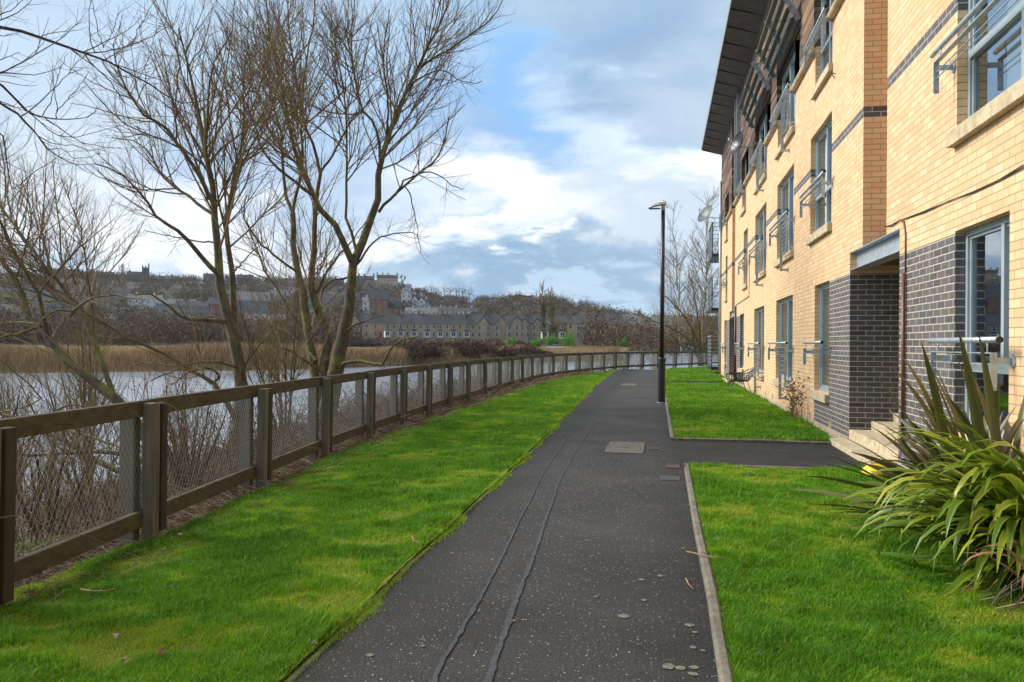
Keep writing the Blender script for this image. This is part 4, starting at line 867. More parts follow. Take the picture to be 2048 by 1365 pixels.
def spawn(P, Rr, per_m, len_f, seed, t0=.15, t1=1.0, ang=(22, 50), upb=.25, K=7, taper=.35, rf=(.3, .6), flat=.0, lmin=.15, rmin=.0025):
    """children of each polyline: P (B,K,3), R (B,K)"""
    r = np.random.default_rng(seed); B, K0, _ = P.shape; seg = np.linalg.norm(np.diff(P, axis=1), axis=2); Ln = seg.sum(1)
    n = np.maximum(1, np.round(Ln*per_m*r.uniform(.8, 1.2, B)).astype(int)); bi = np.repeat(np.arange(B), n); m = len(bi)
    t = t0+(t1-t0)*r.random(m)**.85; f = t*(K0-1); i = np.minimum(f.astype(int), K0-2); fr = (f-i)[:, None]
    o = P[bi, i]*(1-fr)+P[bi, i+1]*fr; T = unit(P[bi, i+1]-P[bi, i]); pr = Rr[bi, i]*(1-fr[:, 0])+Rr[bi, i+1]*fr[:, 0]
    rv = unit(r.normal(size=(m, 3))); S_ = unit(np.cross(T, rv)); a = np.radians(r.uniform(*ang, m))[:, None]
    d = unit(T*np.cos(a)+S_*np.sin(a)+np.array([0, 0, upb*.5])*r.uniform(.3, 1, m)[:, None])
    L_ = np.maximum(lmin, len_f*Ln[bi]*(1.08-.8*t)*r.uniform(.55, 1.25, m)); L_ = np.minimum(L_, 3.0)
    out = np.empty((m, K, 3)); out[:, 0] = o; dd = d; st = (L_/(K-1))[:, None]
    for k in range(1, K):
        dd = unit(dd+np.array([0, 0, upb*.30])+r.normal(0, .10, (m, 3))); out[:, k] = out[:, k-1]+dd*st
    r0 = np.minimum(pr*.75, np.maximum(rmin, L_*.0078+.0008))*r.uniform(.85, 1.15, m)
    return out, r0[:, None]*np.linspace(1, taper, K)[None]
def limb3(Lm, z0, K=14):
    """pixel points with a depth offset -> even 3d polyline"""
    pts = []; n = len(Lm['p'])
    for i, p in enumerate(Lm['p']):
        t = i/max(1, n-1); dz = Lm.get('d0', 0)*(1-t)+Lm.get('d1', 0)*t; pts.append(np.array(dp(p[0], p[1], z0+dz)))
    c = catmull(pts, 5); s = np.concatenate([[0], np.cumsum(np.linalg.norm(np.diff(c, axis=0), axis=1))]); u = np.linspace(0, s[-1], K)
    q = np.stack([np.interp(u, s, c[:, k]) for k in range(3)], -1); Rr = (Lm['r'][1]+(Lm['r'][0]-Lm['r'][1])*(1-np.linspace(0, 1, K))**1.25)*.72/2/F*z0
    jit = np.random.default_rng(abs(len(Lm["p"])*7+int(Lm["p"][0][0]*3+Lm["p"][-1][1]))).normal(0, .0007*z0, q.shape); jit[0] = 0; return q+jit, Rr
def tree(name, label, z0, limbs, dens=(1.5, 4, 7), lens=(.34, .34, .40), upb=.35, seed=1, cat='tree', levels=3, twr=1.0, base=None, mat=None, tmat=None, twig_t=(0, 1)):
    QP, QR = zip(*[limb3(l, z0) for l in limbs]); K = QP[0].shape[0]; P0 = np.array(QP); R0 = np.array(QR)
    b = base or QP[0][0]; e = tag(empty(name, (float(b[0]), float(b[1]), float(b[2]))), label, cat); off = np.array(e.location)
    V, Fq_ = tubes(P0-off, R0, 9); o = link('trunk', npmesh('trunk', V, Fq_, mat or M_BARK, True), e)
    rm = (.20 if z0 < 30 else .19)*z0/F/twr; lv = [(P0, R0)]; tw = [l.get('tw', 1) for l in limbs]; keep = [i for i, x in enumerate(tw) if x]; cur = (P0[keep], R0[keep]); st0 = [limbs[i].get('t0', .25) for i in keep]
    VS = []; FS = []; TS = []; n0 = 0
    for k in range(levels):
        if k == 0:
            Pl = []; Rl = []
            for i, (pp, r_) in enumerate(zip(*cur)):
                f = limbs[keep[i]].get('f', 1); a, c = spawn(pp[None], r_[None], dens[0]*f, lens[0]*limbs[keep[i]].get('lf', 1), seed*100+i, t0=st0[i], upb=upb, rmin=rm*1.6, ang=(24, 62)); Pl.append(a); Rl.append(c)
            nxt = (np.concatenate(Pl), np.concatenate(Rl))
        else: nxt = spawn(cur[0], cur[1], dens[k], lens[k], seed*100+50+k, t0=.12, upb=upb, K=6 if k == 1 else 4, ang=(22, 52), rmin=rm*(1.1 if k == 1 else .85), lmin=.22)
        V, f_ = tubes(nxt[0]-off, nxt[1]*twr, 5 if k == 0 else 3); VS.append(V); FS.append(f_+n0); n0 += len(V)
        tt = np.random.default_rng(k).uniform(*twig_t, len(nxt[0])); TS.append(np.repeat(np.clip(tt-.15*k+.15, 0, 1), nxt[0].shape[1]*(5 if k == 0 else 3))); cur = nxt
    # fine shoots straight off the main limbs too
    link('crown', npmesh('crown', np.concatenate(VS), np.concatenate(FS), tmat or M_TWIG, False, np.concatenate(TS)), e)
    return e
l = lambda p, r, d1=0, d0=0, **k: dict(p=p, r=r, d0=d0, d1=d1, **k)
# big riverside willow with a fan of stems
A = [
 l([(655, 862), (657, 820), (668, 760), (676, 715), (690, 660), (698, 620), (702, 585), (704, 555), (706, 526)], (60, 24), 0, tw=.01, f=.3, t0=.5),
 l([(648, 860), (638, 800), (630, 750), (622, 700), (611, 640), (606, 588), (596, 545), (588, 505), (586, 460), (585, 424)], (34, 15), .8, f=.7, t0=.4),
 l([(652, 858), (652, 790), (650, 730), (654, 680), (642, 637), (628, 598), (620, 563), (623, 535), (629, 496), (628, 460), (631, 412), (637, 373), (640, 347)], (36, 11), 1.3, f=.7, t0=.4),
 l([(640, 347), (635, 317), (624, 283), (611, 250), (600, 200), (590, 140), (580, 80), (575, 15), (570, -40)], (10, 3), 1.8, 1.3, f=1.8),
 l([(640, 347), (659, 320), (672, 295), (685, 272), (702, 244), (726, 220), (745, 190)], (8, 3), 1.6, 1.3, f=1.4),
 l([(585, 424), (572, 395), (568, 360), (566, 300), (558, 250), (545, 200), (530, 150), (515, 90), (505, 30)], (11, 3), 1.6, .8, f=1.7),
 l([(585, 424), (590, 400), (598, 375), (604, 340), (606, 300), (600, 250), (605, 180), (615, 110), (625, 50), (632, -10)], (10, 3), -.2, .8, f=1.7),
 l([(706, 528), (697, 508), (688, 488), (668, 450), (640, 418), (628, 392), (615, 365), (604, 345), (594, 314), (583, 276), (576, 245), (570, 200), (557, 150), (545, 95), (535, 40), (530, -20)], (20, 3), -1.2, f=1.5),
 l([(628, 392), (600, 372), (575, 352), (552, 335), (530, 308), (518, 285), (508, 250), (495, 215), (480, 180), (468, 150)], (10, 2.5), -1.8, -.6, f=1.3),
 l([(706, 528), (716, 503), (730, 470), (742, 438), (752, 412), (757, 385), (756, 350), (765, 310), (778, 265), (792, 228), (809, 191), (831, 145), (852, 102), (872, 66), (892, 20), (905, -30)], (25, 4), .6, f=1.6),
 l([(758, 424), (770, 409), (791, 391), (809, 373), (845, 340), (865, 324), (883, 296), (893, 262), (898, 235)], (9, 3), -1.0, .1, f=1.3, lf=1.1),
 l([(791, 391), (800, 378), (812, 360), (850, 345), (880, 352), (905, 372), (925, 380)], (6, 2), -1.6, -.4, f=1.0),
 l([(837, 141), (850, 128), (876, 113), (900, 98), (919, 84), (954, 61), (980, 40), (1003, 5), (1012, -15)], (8, 2.5), -.6, .4, f=1.7, lf=1.2),
 l([(809, 191), (830, 165), (850, 150), (885, 140), (915, 160), (945, 168), (965, 165)], (5, 2), -.9, .3, f=1.0),
 l([(714, 529), (729, 506), (747, 486), (763, 473), (794, 468), (827, 468), (838, 480)], (7, 2), -1.2, .1, f=.9),
 l([(809, 373), (818, 385), (822, 398), (829, 424), (835, 455), (837, 485), (842, 505)], (4, 1.5), -1.0, -.4, f=1.1),
 l([(712, 500), (704, 465), (696, 440), (691, 427), (694, 388), (692, 353), (694, 301), (692, 240), (686, 180), (676, 120), (668, 60)], (9, 3), .9, f=1.5),
 l([(760, 320), (755, 266), (740, 240), (723, 219), (712, 168), (703, 113), (702, 70), (708, 20), (712, -20)], (9, 3), 1.4, .3, f=1.5),
 l([(772, 281), (778, 235), (775, 190), (768, 140), (770, 80), (780, 20)], (7, 2.5), -1.4, .3, f=1.5),
 l([(668, 748), (684, 731), (708, 724), (735, 726), (753, 729), (766, 727), (772, 713), (786, 692), (810, 680), (835, 672)], (13, 3), -1.3, f=.8, lf=.8, t0=.15),
 l([(640, 742), (600, 715), (570, 698), (545, 688), (530, 668), (515, 640)], (10, 3), -1.4, f=1.2, lf=.8),
 l([(632, 722), (600, 690), (575, 665), (540, 650), (505, 643), (480, 640)], (8, 3), 1.5, f=1.2),
 l([(617, 672), (590, 640), (552, 575), (529, 540), (517, 504), (505, 480), (493, 450), (484, 420)], (9, 3), 1.2, .4, f=1.4),
 l([(596, 545), (575, 530), (563, 522), (535, 501), (514, 478), (495, 450), (488, 425), (492, 390)], (8, 3), -.9, .3, f=1.4),
 l([(628, 598), (648, 560), (660, 535), (680, 510), (690, 500), (712, 470), (735, 440)], (10, 3), 1.7, .5, f=1.2),
 l([(688, 665), (700, 655), (735, 640), (770, 630), (790, 628)], (7, 2), -.8, f=.9, lf=.7),
 l([(655, 620), (640, 600), (648, 575), (668, 560), (690, 556), (702, 552)], (7, 6), .2, -.6, f=.9, lf=.6)]
tree('willow_tree', 'largest bare willow, its fan of thick stems rising behind the fence', 18.2, A, (4.4, 5.2, 4.8), (.58, .54, .56), .27, 3)
Bt = [
 l([(470, 905), (474, 850), (484, 790), (478, 740), (470, 690), (460, 650), (448, 600), (440, 560), (436, 520), (435, 470), (426, 430), (424, 395), (422, 346), (412, 310), (404, 259), (391, 208), (383, 156), (372, 110), (355, 60)], (42, 5), .6, f=.9, t0=.35),
 l([(478, 760), (474, 720), (468, 660), (466, 600), (464, 550), (458, 505), (450, 462), (453, 430), (460, 405), (470, 375), (478, 345), (482, 310), (487, 265), (488, 225), (485, 190), (488, 140), (494, 90)], (24, 3), 1.2, .2, f=.9, t0=.3),
 l([(459, 405), (452, 378), (440, 345), (432, 320), (420, 296), (408, 270)], (8, 3), 1.8, .7, f=1.3),
 l([(420, 400), (402, 360), (385, 330), (370, 308), (351, 285), (345, 268), (325, 250), (308, 240), (285, 228), (262, 195), (245, 165), (232, 130), (225, 90)], (13, 3), -1.4, .1, f=1.5, lf=1.1),
 l([(412, 310), (414, 264), (416, 213), (420, 170), (430, 120), (448, 90), (465, 60)], (8, 3), -.8, .3, f=1.6),
 l([(351, 285), (353, 240), (352, 190), (358, 130), (350, 80)], (5, 2), -1.4, -.7, f=1.4),
 l([(440, 552), (410, 520), (385, 493), (370, 475), (345, 455), (320, 440), (300, 410), (280, 385), (262, 365), (240, 350), (212, 335), (190, 330)], (15, 3), -1.6, .1, f=1.4, lf=1.1),
 l([(428, 430), (400, 412), (380, 395), (350, 375), (325, 350), (300, 310), (285, 290), (260, 280), (225, 275)], (10, 3), 1.3, .3, f=1.4),
 l([(438, 490), (420, 484), (390, 482), (360, 475), (330, 470), (290, 462)], (6, 2), 1.0, .3, f=1.1, lf=.7),
 l([(455, 645), (420, 642), (390, 640), (366, 636), (345, 617), (320, 600), (296, 588), (270, 592)], (14, 3), -1.2, .1, f=1.2, lf=.8),
 l([(464, 545), (478, 535), (490, 520), (505, 503), (520, 492), (535, 480)], (6, 2), 1.4, .3, f=1.2, lf=.8),
 l([(474, 735), (450, 728), (420, 725), (380, 728), (340, 745), (300, 765)], (9, 3), -1.3, f=1.2, lf=.8, t0=.1),
 l([(482, 745), (500, 715), (520, 690), (545, 660), (575, 640)], (7, 2.5), 1.0, f=1.2, t0=.1)]
tree('willow_tree', 'tall bare willow with twin slender trunks, left of the largest one', 14.3, Bt, (4.8, 5.8, 5.0), (.56, .52, .54), .28, 5)
Ct = [
 l([(292, 875), (250, 815), (207, 776), (156, 739), (128, 712), (107, 690), (88, 665), (72, 652), (58, 640), (52, 610), (42, 585), (30, 560), (10, 528), (-14, 505), (-50, 475)], (34, 10), .6, f=.9, t0=.3),
 l([(95, 675), (90, 646), (84, 620), (77, 590), (64, 568), (53, 549), (40, 525), (26, 500), (16, 480), (6, 455), (-8, 425), (-15, 380)], (13, 5), -1.0, f=1.5),
 l([(256, 820), (230, 790), (214, 760), (203, 720), (188, 685), (171, 640), (158, 612), (139, 598), (117, 562), (98, 540), (82, 520), (64, 500), (46, 480), (22, 440), (2, 415), (-20, 390)], (17, 5), 1.6, f=1.4, t0=.35),
 l([(190, 690), (185, 630), (180, 576), (176, 541), (169, 499), (164, 462), (154, 440), (141, 405), (135, 370)], (6, 2.5), 1.2, .6, f=1.9, lf=1.1),
 l([(139, 598), (115, 560), (90, 545), (60, 540), (20, 522), (-10, 516)], (6, 3), 0, .9, f=1.2),
 l([(77, 590), (100, 560), (130, 525), (165, 490), (195, 465), (225, 440)], (5, 2), -.8, -.3, f=1.5, lf=.8),
 l([(90, 650), (60, 662), (30, 670), (0, 676), (-30, 690)], (8, 5), -1, f=1.2, lf=.6, t0=.1),
 l([(80, 650), (40, 645), (0, 648), (-40, 650)], (6, 4), .5, f=1.1, lf=.6, t0=.1),
 l([(140, 632), (170, 605), (200, 593), (230, 592), (265, 596), (290, 600)], (8, 3), -.8, f=1.3, lf=.7, t0=.1),
 l([(84, 640), (110, 622), (150, 627), (185, 640), (215, 655)], (6, 3), .3, -.3, f=1.2, lf=.7),
 l([(30, 560), (50, 500), (62, 450), (58, 400), (40, 350)], (6, 2.5), 1, .3, f=1.5),
 l([(26, 500), (5, 430), (12, 370), (4, 310), (-5, 250)], (5, 2), 0, -.6, f=1.5)]
tree('leaning_willow', 'mossy bare willow leaning left over the river at the photo edge', 11.2, Ct, (7.0, 7.0, 6.0), (.55, .52, .52), .26, 8)
Dt = [
 l([(470, 840), (444, 785), (427, 765), (395, 748), (366, 734), (337, 715), (290, 693), (254, 676), (222, 655), (200, 642), (165, 628)], (15, 4), -.8, f=1.3, lf=.9, t0=.1),
 l([(427, 765), (440, 755), (425, 740), (405, 735), (380, 745), (340, 770)], (9, 3), -.5, f=1.3, lf=.6),
 l([(366, 734), (330, 730), (290, 725), (255, 735)], (5, 2), 0, -.5, f=1.6, lf=.8)]
tree('leaning_willow', 'thin mossy willow trunk sloping left across the water behind the fence', 13.0, Dt, (6.5, 6, 6), (.6, .5, .5), .3, 9)
Et = [
 l([(330, 985), (275, 955), (220, 935), (180, 915), (130, 882), (60, 850), (0, 826), (-60, 810)], (22, 7), .5, f=1.3, lf=.6, t0=.1),
 l([(300, 930), (262, 912), (200, 905), (140, 908), (80, 912), (10, 905), (-60, 905)], (13, 6), -.6, f=1.0, lf=.5, t0=.1),
 l([(275, 900), (230, 893), (200, 880), (160, 868), (120, 858), (60, 850)], (9, 4), .3, -.3, f=1.0, lf=.5),
 l([(60, 850), (100, 830), (135, 812), (170, 812), (200, 818)], (6, 4), .3, 0, f=1.5, lf=.6),
 l([(0, 826), (40, 815), (80, 800), (60, 770), (30, 745), (0, 720)], (5, 3), -.5, .2, f=1.5, lf=.7)]
tree('fallen_willow', 'fallen mossy willow limbs lying low over the bank behind the fence', 8.6, Et, (6.0, 6, 5), (.55, .5, .5), .3, 10)
# tree just outside the frame whose branches reach in from the left
Ft_ = [
 l([(-900, 900), (-900, 600), (-860, 350), (-760, 200), (-560, 110), (-300, 60), (-60, 46)], (150, 11), .2, tw=0),
 l([(-760, 330), (-560, 260), (-300, 170), (-60, 150)], (40, 9), .1, tw=0), l([(-780, 400), (-560, 300), (-300, 200), (-60, 180)], (40, 9), .2, tw=0),
 l([(-60, 46), (0, 55), (51, 66), (105, 86), (168, 105), (203, 119), (242, 137), (289, 162), (320, 183), (352, 205), (391, 205), (432, 195), (463, 179)], (11, 2), 1.3, .2, t0=.1, f=1),
 l([(168, 105), (200, 104), (235, 99), (262, 92), (290, 80), (318, 66), (348, 46)], (5, 1.8), -.3, .7, t0=.1, f=1.5),
 l([(262, 92), (269, 78), (275, 59), (290, 35), (303, 12), (318, -12)], (3, 1.5), .3, .1, f=1.2), l([(207, 96), (200, 75), (193, 45), (188, 20), (185, -15)], (3, 1.5), .2, .6, f=1.2), l([(207, 96), (220, 72), (232, 45), (236, 26)], (2.5, 1.2), 0, .6, f=1.2), l([(226, 94), (236, 65), (245, 30)], (2.5, 1.2), .8, .6, f=1.2),
 l([(-60, 150), (0, 168), (35, 203), (59, 227), (113, 238), (164, 238), (191, 226)], (9, 1.8), .5, .1, t0=.1),
 l([(-60, 180), (0, 205), (39, 234), (70, 266), (94, 297), (129, 320), (160, 335), (186, 350)], (9, 1.6), .9, .2, t0=.1),
 l([(-60, 175), (0, 145), (39, 129), (102, 90), (130, 70), (152, 47)], (6, 1.8), -.3, .1, t0=.1),
 l([(-60, 142), (0, 146), (60, 149), (100, 143), (123, 133)], (5, 1.5), .2, .1, t0=.1), l([(-60, 125), (0, 120), (20, 112), (38, 106)], (4, 1.5), .5, .2), l([(-60, 70), (0, 72), (20, 70), (36, 66)], (4, 1.5), .4, .2),
 l([(-60, 60), (-20, 38), (20, 22), (48, 0)], (5, 1.8), .2), l([(-60, 70), (0, 42), (40, 22), (68, -4)], (5, 1.8), .6),
 l([(168, 105), (185, 130), (200, 145), (215, 160), (245, 200), (262, 245), (290, 262), (312, 290)], (4, 1.5), .9, .6, f=1.2),
 l([(203, 119), (225, 150), (260, 152), (300, 158), (345, 150)], (3.5, 1.5), .3, .7, f=1.2),
 l([(59, 227), (90, 235), (125, 262), (160, 282), (190, 292), (240, 296)], (4, 1.4), .5, .2, f=1.2),
 l([(39, 234), (75, 210), (115, 170), (145, 135), (175, 105)], (4, 1.4), -.4, .1, f=1.2), l([(85, 232), (100, 205), (112, 170), (120, 140), (135, 105)], (3, 1.4), .2, .3, f=1),
 l([(113, 238), (112, 205), (108, 170), (104, 130)], (3, 1.6), .3, .3, f=1), l([(113, 222), (140, 195), (160, 170), (172, 152)], (3, 1.4), -.2, .3, f=1),
 l([(0, 168), (60, 225), (110, 270), (150, 275), (200, 262), (255, 248)], (4, 1.5), 1, .3, f=1.2), l([(70, 266), (100, 285), (140, 290), (180, 300), (210, 296)], (3.5, 1.4), .1, .4, f=1.2),
 l([(94, 297), (125, 300), (150, 318), (185, 312), (200, 304)], (3, 1.3), .2, .4, f=1.2), l([(-60, 260), (0, 262), (10, 300), (15, 345), (25, 380), (60, 350), (110, 318)], (5, 2), .3, .1, f=1)]
tree('overhanging_tree', 'dark bare branches reaching in from the top left edge of the photo', 5.2, Ft_, (8, 5, 0), (.34, .34, .3), .18, 12, levels=2, mat=simple('smooth_dark_bark', (.045, .035, .026), .7, 0, .35, 20), twig_t=(0, .3), twr=1)
# birches and shrubs beyond the far bend
M_BIRCH = bark('birch_bark', (.30, .22, .16), (.48, .42, .36), (.10, .07, .05), .5)
M_TW2 = tinted('golden_twigs', [(.10, .065, .04), (.20, .13, .07), (.30, .20, .09), (.26, .24, .09)], .8)
b1 = [l([(1362, 730), (1358, 660), (1356, 600), (1353, 540), (1351, 500), (1347, 455), (1346, 415)], (5, 1.2), .5, f=2.2, lf=.8, t0=.12),
      l([(1352, 520), (1346, 490), (1338, 470)], (2, 1), .5, f=2), l([(1356, 600), (1345, 570), (1330, 540), (1318, 500)], (2.2, 1), -1, f=1.8), l([(1357, 640), (1375, 600), (1385, 560), (1388, 520)], (2.2, 1), 1.5, f=1.6)]
tree('birch_tree', 'slender bare birch just right of the lamp post', 60, b1, (2.8, 3.6, 3.6), (.42, .45, .48), .25, 21, mat=M_BIRCH, tmat=M_TW2, twr=1.1)
b2 = [l([(1400, 728), (1404, 650), (1410, 590), (1413, 530), (1414, 480), (1414, 440), (1418, 400), (1428, 385)], (6.5, 1.2), .5, f=2.2, lf=.8, t0=.12),
      l([(1411, 560), (1400, 520), (1390, 490), (1384, 465)], (2.5, 1), .5, f=2), l([(1404, 640), (1425, 590), (1438, 550)], (2.5, 1), -1, f=1.6), l([(1408, 600), (1385, 570), (1370, 545)], (2.5, 1), 1, f=1.6), l([(1412, 545), (1430, 500), (1440, 465)], (2, 1), 1, f=1.6)]
tree('birch_tree', 'slender bare birch with warm bark beside the block corner', 61, b2, (2.8, 3.6, 3.6), (.42, .45, .48), .25, 22, mat=M_BIRCH, tmat=M_TW2, twr=1.1)
b3 = [l([(1398, 732), (1396, 690), (1385, 660), (1366, 630), (1345, 605), (1320, 585)], (9, 2), -1.5, f=2.4, t0=.15), l([(1400, 732), (1396, 700), (1370, 675), (1340, 655), (1305, 640), (1270, 628)], (8, 2), 1, f=2.4, t0=.2),
      l([(1405, 732), (1408, 690), (1420, 660), (1436, 630), (1445, 610)], (8, 2), 1, f=2.2), l([(1402, 732), (1402, 690), (1398, 650), (1392, 610), (1384, 570), (1378, 540)], (8, 2), 0, f=2.2),
      l([(1400, 730), (1390, 705), (1360, 690), (1330, 678), (1300, 668), (1285, 655)], (6, 2), -1, f=2.2), l([(1405, 730), (1425, 700), (1440, 680), (1450, 660)], (6, 2), -1, f=2)]
tree('bare_willow_shrub', 'wide many-stemmed bare shrub tree behind the fence by the block corner', 58.5, b3, (2.8, 3.6, 3.6), (.42, .45, .48), .3, 23, tmat=M_TW2, twr=1.1)
def bush(px, zz, wpx, hpx, seed, label, name='bare_shrub', tm=None, n=9, py=None):
    r = random.Random(seed); x = dp(px, 690, zz); g0 = hz(x.x, x.y); pyb = 690+(CAMZ-g0)*F/zz; 
    L_ = []
    for k in range(n):
        a = r.uniform(-1, 1); h = hpx*r.uniform(.6, 1)*(1-.25*abs(a)); w_ = a*wpx/2
        L_.append(l([(px+w_*.08, pyb), (px+w_*.4, pyb-h*.35), (px+w_*.75, pyb-h*.7), (px+w_, pyb-h)], (3.2*60/zz*.6, .8), r.uniform(-1, 1)*wpx/2*zz/F, f=2.2, t0=.15))
    return tree(name, label, zz, L_, (1.8*20/zz+1.8, 2.4*14/zz+2.4, 3.4), (.42, .42, .45), .3, seed, cat='shrub', tmat=tm or M_TW2, twr=.7+zz/120, levels=3)
bush(1205, 52, 60, 95, 31, 'golden twiggy bush over the fence rail, left of the lamp post')
bush(1262, 57, 70, 110, 32, 'reddish bare bush behind the fence just left of the lamp post')
bush(1232, 54, 46, 80, 36, 'small pale bare bush between the golden and the reddish bush')
bush(1308, 60, 60, 85, 33, 'low bare bush behind the lamp post column')
bush(1165, 44, 40, 50, 34, 'short dark bush tangled behind the middle fence posts')
bush(1120, 39, 36, 46, 35, 'short brown bush close behind the curved fence', tm=M_TWIG)
bush(960, 22.5, 70, 120, 37, 'sparse thin bush rising behind the fence before the brambles', tm=M_TWIG, n=5)
bush(375, 8.2, 190, 330, 38, 'dense upright bare shrub pressed behind the second fence panel', tm=M_TWIG, n=18)
bush(780, 14.5, 90, 60, 40, 'low dry bush on the bank right of the largest willow', tm=M_TWIG, n=7)
bush(180, 14.5, 380, 500, 43, 'wide thicket of bare willow shoots between the leaning and the twin trunks', tm=M_TWIG, n=12)
bush(570, 15.0, 260, 450, 44, 'thicket of bare shoots between the twin trunks and the largest willow', tm=M_TWIG, n=9)
bush(90, 6.6, 300, 330, 41, 'tangled reddish bramble bush behind the first fence panel', tm=M_TWIG, n=9)
bush(60, 13.0, 300, 520, 45, 'tall tangle of bare shoots rising before the leaning willow', tm=M_TWIG, n=8)
bush(-30, 8.5, 420, 330, 42, 'low tangled bare bush by the water at the left edge', tm=M_TWIG, n=12)
# ================================================================ far side: brambles, scrub, houses, hill
def at_px(px, zz): 
    x = (px-1024)/F*zz; return fw.x*zz+rt0.x*x, fw.y*zz+rt0.y*x
def cloud_clump(name, centers, size, npl, stops, label, leaf, flat=.7, seed=0, gap=.0, kind='stuff', mat=None):
    """many small leaf/twig-tuft faces scattered through ellipsoid crowns; centers (n,3), size (n,2) width/height"""
    r = np.random.default_rng(seed); c = np.asarray(centers, float); s = np.asarray(size, float); n = len(c); m = n*npl; ci = np.repeat(np.arange(n), npl)
    u = unit(r.normal(size=(m, 3))); rad = r.random(m)**.45; lump = 1+.28*np.sin(u[:, 0]*5+ci)+.2*np.sin(u[:, 2]*7+ci*1.7)
    P = c[ci]+u*rad[:, None]*lump[:, None]*np.stack([s[ci, 0]/2, s[ci, 0]/2, s[ci, 1]/2], -1)
    ls = leaf*r.uniform(.5, 1.4, m)[:, None]; a = unit(r.normal(size=(m, 3))); b = unit(np.cross(a, r.normal(size=(m, 3)))); V = np.stack([P-a*ls, P+a*ls, P+b*ls*flat], 1)
    t = np.clip(.5+.28*np.sin(ci*2.3)+r.normal(0, .14, m), 0, 1)
    return link(name, npmesh(name, V.reshape(-1, 3), np.arange(m*3).reshape(-1, 3), mat, False, np.repeat(t, 3)))
M_SCRUB = tinted('bare_scrub', [(.055, .036, .024), (.105, .070, .048), (.16, .112, .075), (.21, .16, .10)], .95, 0, .02, .2)
M_BRAM = tinted('bramble', [(.035, .020, .014), (.075, .042, .028), (.13, .075, .048)], .9, 0, .3, .3)
M_EVER = tinted('evergreen', [(.008, .018, .010), (.016, .034, .016), (.030, .055, .022)], .9, 0, .05, .2)
M_LAUREL = tinted('laurel_leaves', [(.045, .13, .012), (.12, .29, .02), (.24, .42, .03)], .5, .15, .5, .2)
r_ = np.random.default_rng(5)
# bramble bank
n = 150; px = r_.uniform(822, 1092, n); zz = itp(EDGE, px)+r_.uniform(2, 16, n); C = []; S_ = []
for a, b in zip(px, zz):
    x, y = at_px(a, b); e = min(1, (1098-a)/50); h = 1.75*e*(.75+.35*r_.random())*min(1, (a-805)/30+.3); C.append((x, y, hz(x, y)+h*.42)); S_.append((4.0, h))
o = cloud_clump('bramble_thicket', C, S_, 900, None, '', .20, .45, 3, mat=M_BRAM); tag(o, 'dark brown bramble thicket on the point beyond the river', kind='stuff')
# scrub belt in front of the street
def belt(name, p0, p1, z0, z1, n, w_, h0, h1, npl, leaf, mat, lab, seed, hf=None):
    r = np.random.default_rng(seed); C = []; S2 = []
    for a, b in zip(r.uniform(p0, p1, n), r.uniform(z0, z1, n)):
        if (b > 760 and 672 < a < 828) or (b > 860 and 1003 < a < 1090): continue
        x, y = at_px(a, b); h = r.uniform(h0, h1)*(hf(a) if hf else 1); C.append((x, y, hz(x, y)+h*.45)); S2.append((w_*r.uniform(.7, 1.3), h))
    return tag(cloud_clump(name, C, S2, npl, None, lab, leaf*1.7, .55, seed, mat=mat), lab, kind='stuff')
belt('bare_scrub', -400, 700, 225, 330, 330, 9, 5, 12, 420, .30, M_SCRUB, 'brown leafless scrub belt along the left far bank', 11)
belt('bare_scrub', 640, 1040, 250, 292, 170, 7, 1.6, 2.6, 380, .26, M_SCRUB, 'low brown hedge in front of the terraced street', 12)
belt('bare_scrub', 1180, 1500, 200, 330, 110, 9, 6, 13, 420, .26, M_SCRUB, 'leafless trees around the houses behind the lamp post', 13)
belt('bare_wood', -500, 720, 400, 900, 1100, 13, 5, 10, 130, .6, M_SCRUB, 'bare brown trees between the buildings of the hillside town', 14)
belt('bare_wood', -500, 700, 830, 960, 260, 12, 8, 13, 170, .6, M_SCRUB, 'bare trees along the ridge of the hillside town', 17)
belt('bare_wood', 700, 1480, 560, 1000, 620, 13, 6, 11, 170, .6, M_SCRUB, 'bare brown woodland covering the wooded hill', 15)
belt('bare_wood', 1090, 1330, 820, 1010, 120, 12, 12, 19, 260, .55, M_SCRUB, 'purplish bare wood on the right shoulder of the hill', 16)
# the hill crest pines, each a tree
for i, (px, zz, h, w_) in enumerate([(862, 900, 18, 12), (888, 900, 21, 13), (900, 905, 20, 11), (912, 905, 21, 13), (925, 905, 20, 12), (938, 905, 19, 13), (872, 900, 16, 11), (850, 900, 13, 10), (244, 870, 19, 12), (258, 880, 13, 8), (800, 700, 10, 12), (815, 690, 9, 10)]):
    x, y = at_px(px, zz); g0 = hz(x, y); e = tag(empty('pine_tree', (x, y, g0)), ['round dark pine on the hill crest right of the castle crag', 'dark pointed conifer on the left town skyline', 'dark evergreen below the castle crag'][0 if i < 8 else 1 if i < 10 else 2], 'tree', 'dark evergreens on the hill')
    o = cloud_clump('crown', [(0, 0, h*.62)] if i not in (8, 9) else [(0, 0, h*(.25+.1*k)) for k in range(7)], [(w_, h*.75)] if i not in (8, 9) else [(w_*(1-.13*k), h*.22) for k in range(7)], 900 if i not in (8, 9) else 260, None, '', .45, .4, 40+i, mat=M_EVER); o.parent = e
    link('trunk', MB().tube([(0, 0, 0), (0, 0, h*.6)], .35, 6).mesh('trunk', M_BARK), e)
